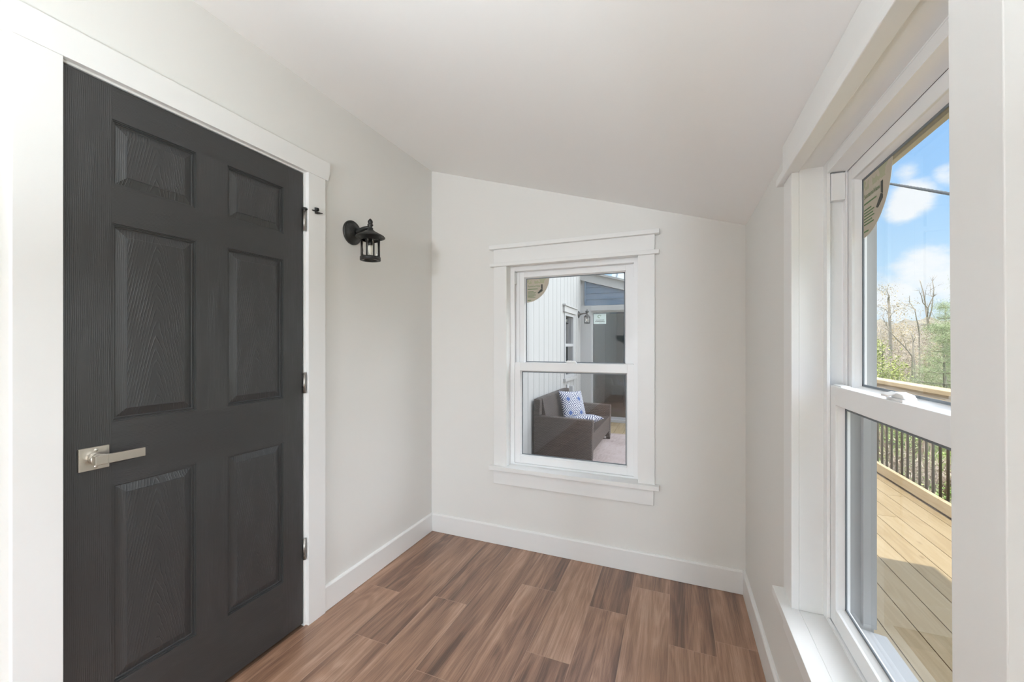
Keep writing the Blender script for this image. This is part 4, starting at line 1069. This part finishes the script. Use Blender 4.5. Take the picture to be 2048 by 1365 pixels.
LIMBS = {'fork': [[[[12.09, 22.46, 1.23], [12.18, 22.68, 1.77], [12.19, 22.74, 2.16], [12.03, 22.46, 2.46], [12.08, 22.63, 2.7], [12.08, 22.7, 2.93], [12.0, 22.58, 3.23], [11.98, 22.66, 3.67], [11.88, 22.68, 4.18], [11.88, 22.73, 4.28]], 0.057, 0.011], [[[12.0, 22.43, 2.61], [12.01, 22.38, 3.02], [12.12, 22.4, 3.31], [12.18, 22.35, 3.47]], 0.032, 0.013], [[[12.08, 22.46, 2.3], [12.12, 22.43, 2.49], [12.14, 22.31, 2.86], [12.15, 22.28, 3.35], [12.19, 22.29, 3.73], [12.1, 22.21, 4.1], [12.21, 22.47, 4.2]], 0.031, 0.01], [[[11.95, 22.41, 2.93], [11.41, 21.53, 3.12], [11.36, 21.48, 3.41], [11.26, 21.37, 3.6]], 0.023, 0.008], [[[12.23, 22.52, 3.45], [12.35, 22.94, 3.61], [12.23, 22.71, 3.93]], 0.013, 0.006], [[[12.26, 22.53, 3.49], [12.27, 22.91, 3.61]], 0.015, 0.008], [[[11.92, 22.39, 3.37], [11.79, 22.01, 3.75]], 0.011, 0.006], [[[12.3, 22.55, 3.71], [12.36, 22.39, 3.86]], 0.01, 0.004], [[[12.25, 22.53, 2.87], [12.21, 22.35, 2.6]], 0.011, 0.006]], 'snag': [[[[9.49, 19.24, 1.1], [9.48, 19.25, 1.78], [9.43, 19.15, 2.18], [9.46, 19.26, 2.46], [9.51, 19.42, 2.88], [9.51, 19.47, 3.16], [9.48, 19.33, 3.25]], 0.058, 0.034], [[[9.38, 19.19, 3.09], [9.39, 19.27, 3.25], [9.28, 19.05, 3.4]], 0.015, 0.007], [[[9.37, 19.19, 3.17], [9.13, 18.89, 3.28], [8.91, 18.74, 3.44]], 0.01, 0.005], [[[9.45, 19.22, 2.32], [9.48, 19.11, 2.52], [9.58, 18.97, 2.67], [9.78, 19.09, 2.74]], 0.012, 0.003], [[[9.44, 19.22, 2.46], [9.39, 19.35, 2.71], [9.08, 18.96, 2.79], [8.91, 18.93, 2.82]], 0.012, 0.003], [[[9.44, 19.22, 2.7], [9.55, 19.09, 2.78], [9.77, 19.3, 2.89]], 0.008, 0.003]], 'mid': [[[[11.12, 20.99, 1.09], [11.14, 21.05, 1.81], [10.98, 20.75, 2.09], [10.9, 20.7, 2.41], [10.8, 20.58, 2.76], [10.82, 20.72, 2.84], [10.67, 20.69, 3.1], [10.54, 20.37, 3.34]], 0.029, 0.009], [[[10.89, 20.89, 2.81], [10.89, 21.11, 2.88], [10.72, 20.94, 2.94]], 0.014, 0.005], [[[11.09, 20.97, 1.96], [11.26, 21.18, 2.29], [11.3, 21.33, 2.55]], 0.014, 0.005]], 'slant': [[[[9.47, 17.61, 0.87], [9.22, 17.45, 1.18], [8.93, 17.5, 1.58], [8.59, 17.0, 1.78], [8.36, 16.88, 1.93]], 0.022, 0.008], [[[8.68, 17.28, 1.9], [8.48, 17.07, 2.15], [8.33, 16.9, 2.36], [8.46, 17.1, 2.49]], 0.014, 0.006], [[[9.02, 17.42, 1.42], [9.21, 17.79, 1.61], [9.37, 17.91, 1.55]], 0.009, 0.005], [[[9.24, 17.52, 1.18], [9.24, 17.6, 1.42], [9.16, 17.55, 1.58]], 0.011, 0.005]], 'stump': [[[[9.26, 16.98, 0.65], [9.23, 16.96, 0.88], [9.29, 17.12, 1.45], [9.27, 17.12, 1.57], [9.21, 17.1, 1.72]], 0.033, 0.018], [[[9.23, 16.97, 1.42], [9.25, 16.87, 1.59], [9.36, 17.03, 1.71]], 0.013, 0.006]], 'left': [[[[8.0, 15.93, 0.84], [7.72, 15.21, 1.27], [7.71, 15.31, 1.63], [7.8, 15.76, 1.98]], 0.023, 0.007], [[[7.99, 15.92, 1.3], [8.07, 15.89, 1.47], [8.13, 15.78, 1.64]], 0.013, 0.006], [[[7.94, 15.9, 1.58], [8.04, 15.98, 1.81], [8.04, 15.92, 1.98]], 0.009, 0.004]]}
def limb_tree(key, label, buds=0):
    """bare tree given by its limbs: (points, base radius, tip radius); the first limb is the trunk"""
    limbs = LIMBS[key]; trunk = [Vector(p) for p in limbs[0][0]]
    base = Vector((trunk[0].x, trunk[0].y, GZ)); rnd = random.Random(len(limbs) * 7 + 3)
    t = empty('bare_tree', base); tag(t, label, 'tree', 'bare trees beyond the deck')
    mb = MB(); done = [[base] + trunk]; tips = []
    mb.tube([base] + trunk, [limbs[0][1] * 1.25] + [limbs[0][1] + (limbs[0][2] - limbs[0][1]) * i / (len(trunk) - 1) for i in range(len(trunk))], 8)
    for pts, r0, r1 in limbs[1:]:
        pts = [Vector(p) for p in pts]; best = None
        for path in done:
            for a, b in zip(path, path[1:]):
                f = max(0.0, min(1.0, (pts[0] - a).dot(b - a) / max((b - a).length_squared, 1e-9))); q = a.lerp(b, f)
                if best is None or (q - pts[0]).length < (best - pts[0]).length: best = q
        sh = best - pts[0]
        pts = [p + sh * (1 - i / len(pts)) for i, p in enumerate(pts)]
        mb.tube(pts, [r0 + (r1 - r0) * i / (len(pts) - 1) for i in range(len(pts))], 6); done.append(pts); tips += pts[1:]
        for p, q in zip(pts[1:], pts[2:] + [pts[-1] + (pts[-1] - pts[-2]) * 0.4]):      # fine twigs
            for _ in range(3):
                e = p.lerp(q, rnd.random()); dd = ((q - p).normalized() + Vector((rnd.gauss(0, 0.6), rnd.gauss(0, 0.6), rnd.gauss(0.2, 0.4)))).normalized()
                mb.tube([e, e + dd * rnd.uniform(0.12, 0.32)], [r1 * 0.8, 0.0015], 4); tips.append(e + dd * 0.2)
    mb.build('trunk', M['bark'], t)
    if buds:
        leaves([rnd.choice(tips) + Vector((rnd.gauss(0, 0.2), rnd.gauss(0, 0.2), rnd.gauss(-0.05, 0.14))) for _ in range(buds)], 0.045, 'foliage', M['leaf_bud'], t, rnd)
    return t
limb_tree('snag', 'broken grey snag with tan buds, left end of the view over the railing', 900)
limb_tree('fork', 'tall bare forked tree standing against the clouds, right of centre in the window view')
limb_tree('mid', 'thin bare crooked tree between the forked tree and the snag')
limb_tree('stump', 'short broken trunk low in the brush, middle of the window view')
limb_tree('slant', 'dead tree slanting to the left across the tan brush')
limb_tree('left', 'small bare two-armed tree behind the yellow-green bush')
def bush(name, c, r, n, size, mat, label, group, seed, twigs=8):
    rnd = random.Random(seed); base = (c[0], c[1], c[2] - r[2]); t = empty(name, base); tag(t, label, 'bush', group)
    mb = MB()
    for k in range(twigs):
        a = rnd.uniform(0, 2 * PI); q = Vector((c[0] + r[0] * 0.7 * math.cos(a), c[1] + r[1] * 0.7 * math.sin(a), c[2] + r[2] * rnd.uniform(0.2, 0.8)))
        mb.tube([base, Vector(base).lerp(q, 0.5) + Vector((rnd.gauss(0, 0.08), rnd.gauss(0, 0.08), 0.05)), q], [0.025, 0.016, 0.006], 5)
    mb.build('stem', M['twig'], t)
    pts = []
    cl = [Vector((rnd.gauss(0, 0.45), rnd.gauss(0, 0.45), rnd.gauss(0, 0.45))) for _ in range(26)]
    while len(pts) < n:
        v = rnd.choice(cl) + Vector((rnd.gauss(0, 0.16), rnd.gauss(0, 0.16), rnd.gauss(0, 0.16)))
        if v.length < 1.15 and v.z > -0.95: pts.append((c[0] + v.x * r[0], c[1] + v.y * r[1], c[2] + v.z * r[2]))
    if mat == 'leaf_brush': leaves(pts, size * 3.2, 'foliage', M[mat], t, rnd, aspect=0.06)
    else: leaves(pts, size * 0.8, 'foliage', M[mat], t, rnd)
    return t
BG = 'bushes beyond the railing'
bush('leafy_bush', (7.25, 14.1, -0.35), (0.85, 0.85, 1.65), 14000, 0.078, 'leaf_yellow', 'large yellow-green bush past the railing at the left of the window view', BG, 1)
bush('leafy_bush', (8.15, 14.2, -0.9), (0.7, 0.8, 0.95), 5000, 0.05, 'leaf_green', 'low green bush just behind the railing, middle of the window view', BG, 2)
bush('leafy_bush', (9.3, 18.9, -0.4), (1.2, 1.0, 1.6), 5000, 0.06, 'leaf_brush', 'dry tan thicket behind the broken trunk', BG, 3, 40)
bush('leafy_bush', (11.2, 21.6, 0.0), (1.2, 1.2, 1.8), 5000, 0.07, 'leaf_brush', 'pale brown brush at the foot of the forked tree', BG, 4, 40)
bush('leafy_bush', (13.3, 24.0, 0.6), (1.6, 1.4, 2.3), 6000, 0.08, 'leaf_bud', 'yellowish budding shrub behind the pines', BG, 6)
bush('leafy_bush', (10.9, 26.5, 0.4), (2.2, 1.5, 2.2), 6000, 0.08, 'leaf_brush', 'pinkish tan brush behind the snag', BG, 9, 40)
bush('leafy_bush', (14.6, 32.0, 0.8), (2.6, 2.0, 2.9), 6000, 0.10, 'leaf_bud', 'far tan budding grove in front of the hills', BG, 10, 30)
bush('leafy_bush', (4.9, 5.9, -1.15), (0.6, 0.7, 0.75), 3500, 0.05, 'leaf_green', 'bramble seen through the balusters, nearest the house', BG, 11, 30)
bush('leafy_bush', (5.5, 7.6, -1.1), (0.7, 0.8, 0.8), 3500, 0.05, 'leaf_brush', 'dry brush seen through the balusters, middle of the railing', BG, 12, 40)
bush('leafy_bush', (5.9, 9.6, -1.0), (0.7, 0.9, 0.9), 3500, 0.055, 'leaf_green', 'bramble seen through the balusters, farthest from the house', BG, 13, 30)
def pine(base, height, width, seed, label, n=9000):
    rnd = random.Random(seed); t = empty('pine_tree', base); tag(t, label, 'tree', 'pines beyond the railing')
    B = Vector(base); mb = MB(); mb.tube([B, B + Vector((0.05, 0, height * 0.5)), B + Vector((0, 0.04, height * 0.97))], [0.07, 0.05, 0.01], 8)
    pts = []; whorls = 11
    for k in range(whorls):
        f = 0.10 + 0.86 * k / (whorls - 1); L = width * (1 - f) ** 0.75 + 0.12; nb_ = 6
        for b in range(nb_):
            a = rnd.uniform(0, 2 * PI); e = B + Vector((math.cos(a) * L, math.sin(a) * L, height * f + L * 0.18)); s = B + Vector((0, 0, height * f))
            mb.tube([s, s.lerp(e, 0.6) + Vector((0, 0, -0.03)), e], [0.022, 0.014, 0.005], 5)
            for _ in range(int(n / whorls / nb_)):
                g_ = rnd.uniform(0.25, 1.05); sp_ = 0.10 + 0.10 * L
                pts.append(s.lerp(e, g_) + Vector((rnd.gauss(0, sp_), rnd.gauss(0, sp_), rnd.gauss(0, 0.09))))
    mb.build('trunk', M['bark'], t)
    leaves(pts, 0.085, 'needles', M['leaf_pine'], t, rnd, aspect=0.075)
    return t
pine((9.15, 15.1, GZ), 3.9, 1.05, 7, 'bushy green pine just past the railing at the right of the window view', 30000)
pine((10.85, 18.6, GZ), 4.9, 0.8, 8, 'slim pine with a dark tip standing behind the bushy one', 16000)
pine((10.55, 17.0, GZ), 5.6, 0.75, 14, 'tallest pine, half hidden by the right edge of the window', 18000)

# overhead service cable from a pole to a mast on the deck edge
A_, B_ = Vector((3.721, 4.448, 3.091)), Vector((3.447, 2.715, 2.398)); dv = (A_ - B_)
far, near = A_ + dv * 6.0, B_ - dv * 0.62
def cable_pts(off, ph):
    out = []; n = 420; u = Vector((0, 0, 1)); w = dv.normalized().cross(u).normalized(); u = w.cross(dv.normalized())
    for i in range(n + 1):
        f = i / n; q = near.lerp(far, f); a = ph + f * 150 * 2 * PI / 3
        out.append(q + (u * math.cos(a) + w * math.sin(a)) * off)
    return out
cb = empty('overhead_cable', near); tag(cb, 'grey twisted overhead cable crossing the sky behind the right window', 'cable')
for k in range(3): MB().tube(cable_pts(0.0032, 2 * PI * k / 3), 0.0092, 8).build('strand', plain('cable_jacket', (0.028, 0.036, 0.043), 0.7) if k == 0 else bpy.data.materials['cable_jacket'], cb)
po = MB().tube([(near.x + 0.0, near.y, -1.75), (near.x, near.y, 2.06)], 0.045, 16).build('mast_pole', M['rail_wood']) if False else None
ms = MB().tube([(3.66, near.y - 0.02, -1.75), (3.66, near.y - 0.02, near.z + 0.02)], 0.03, 14).tube([(3.66, near.y - 0.02, near.z), (near.x, near.y, near.z)], 0.012, 10).build('cable_mast', M['hinge'])
tag(ms, 'grey steel mast outside the railing that holds the cable', 'mast')
up_ = MB().tube([(far.x, far.y, -2.2), (far.x, far.y, far.z + 0.5)], [0.16, 0.12], 16).build('utility_pole', M['bark'])
tag(up_, 'wooden utility pole far off carrying the overhead cable', 'pole')

for o in list(scene.objects):
    if 'local' in o.keys(): del o['local']
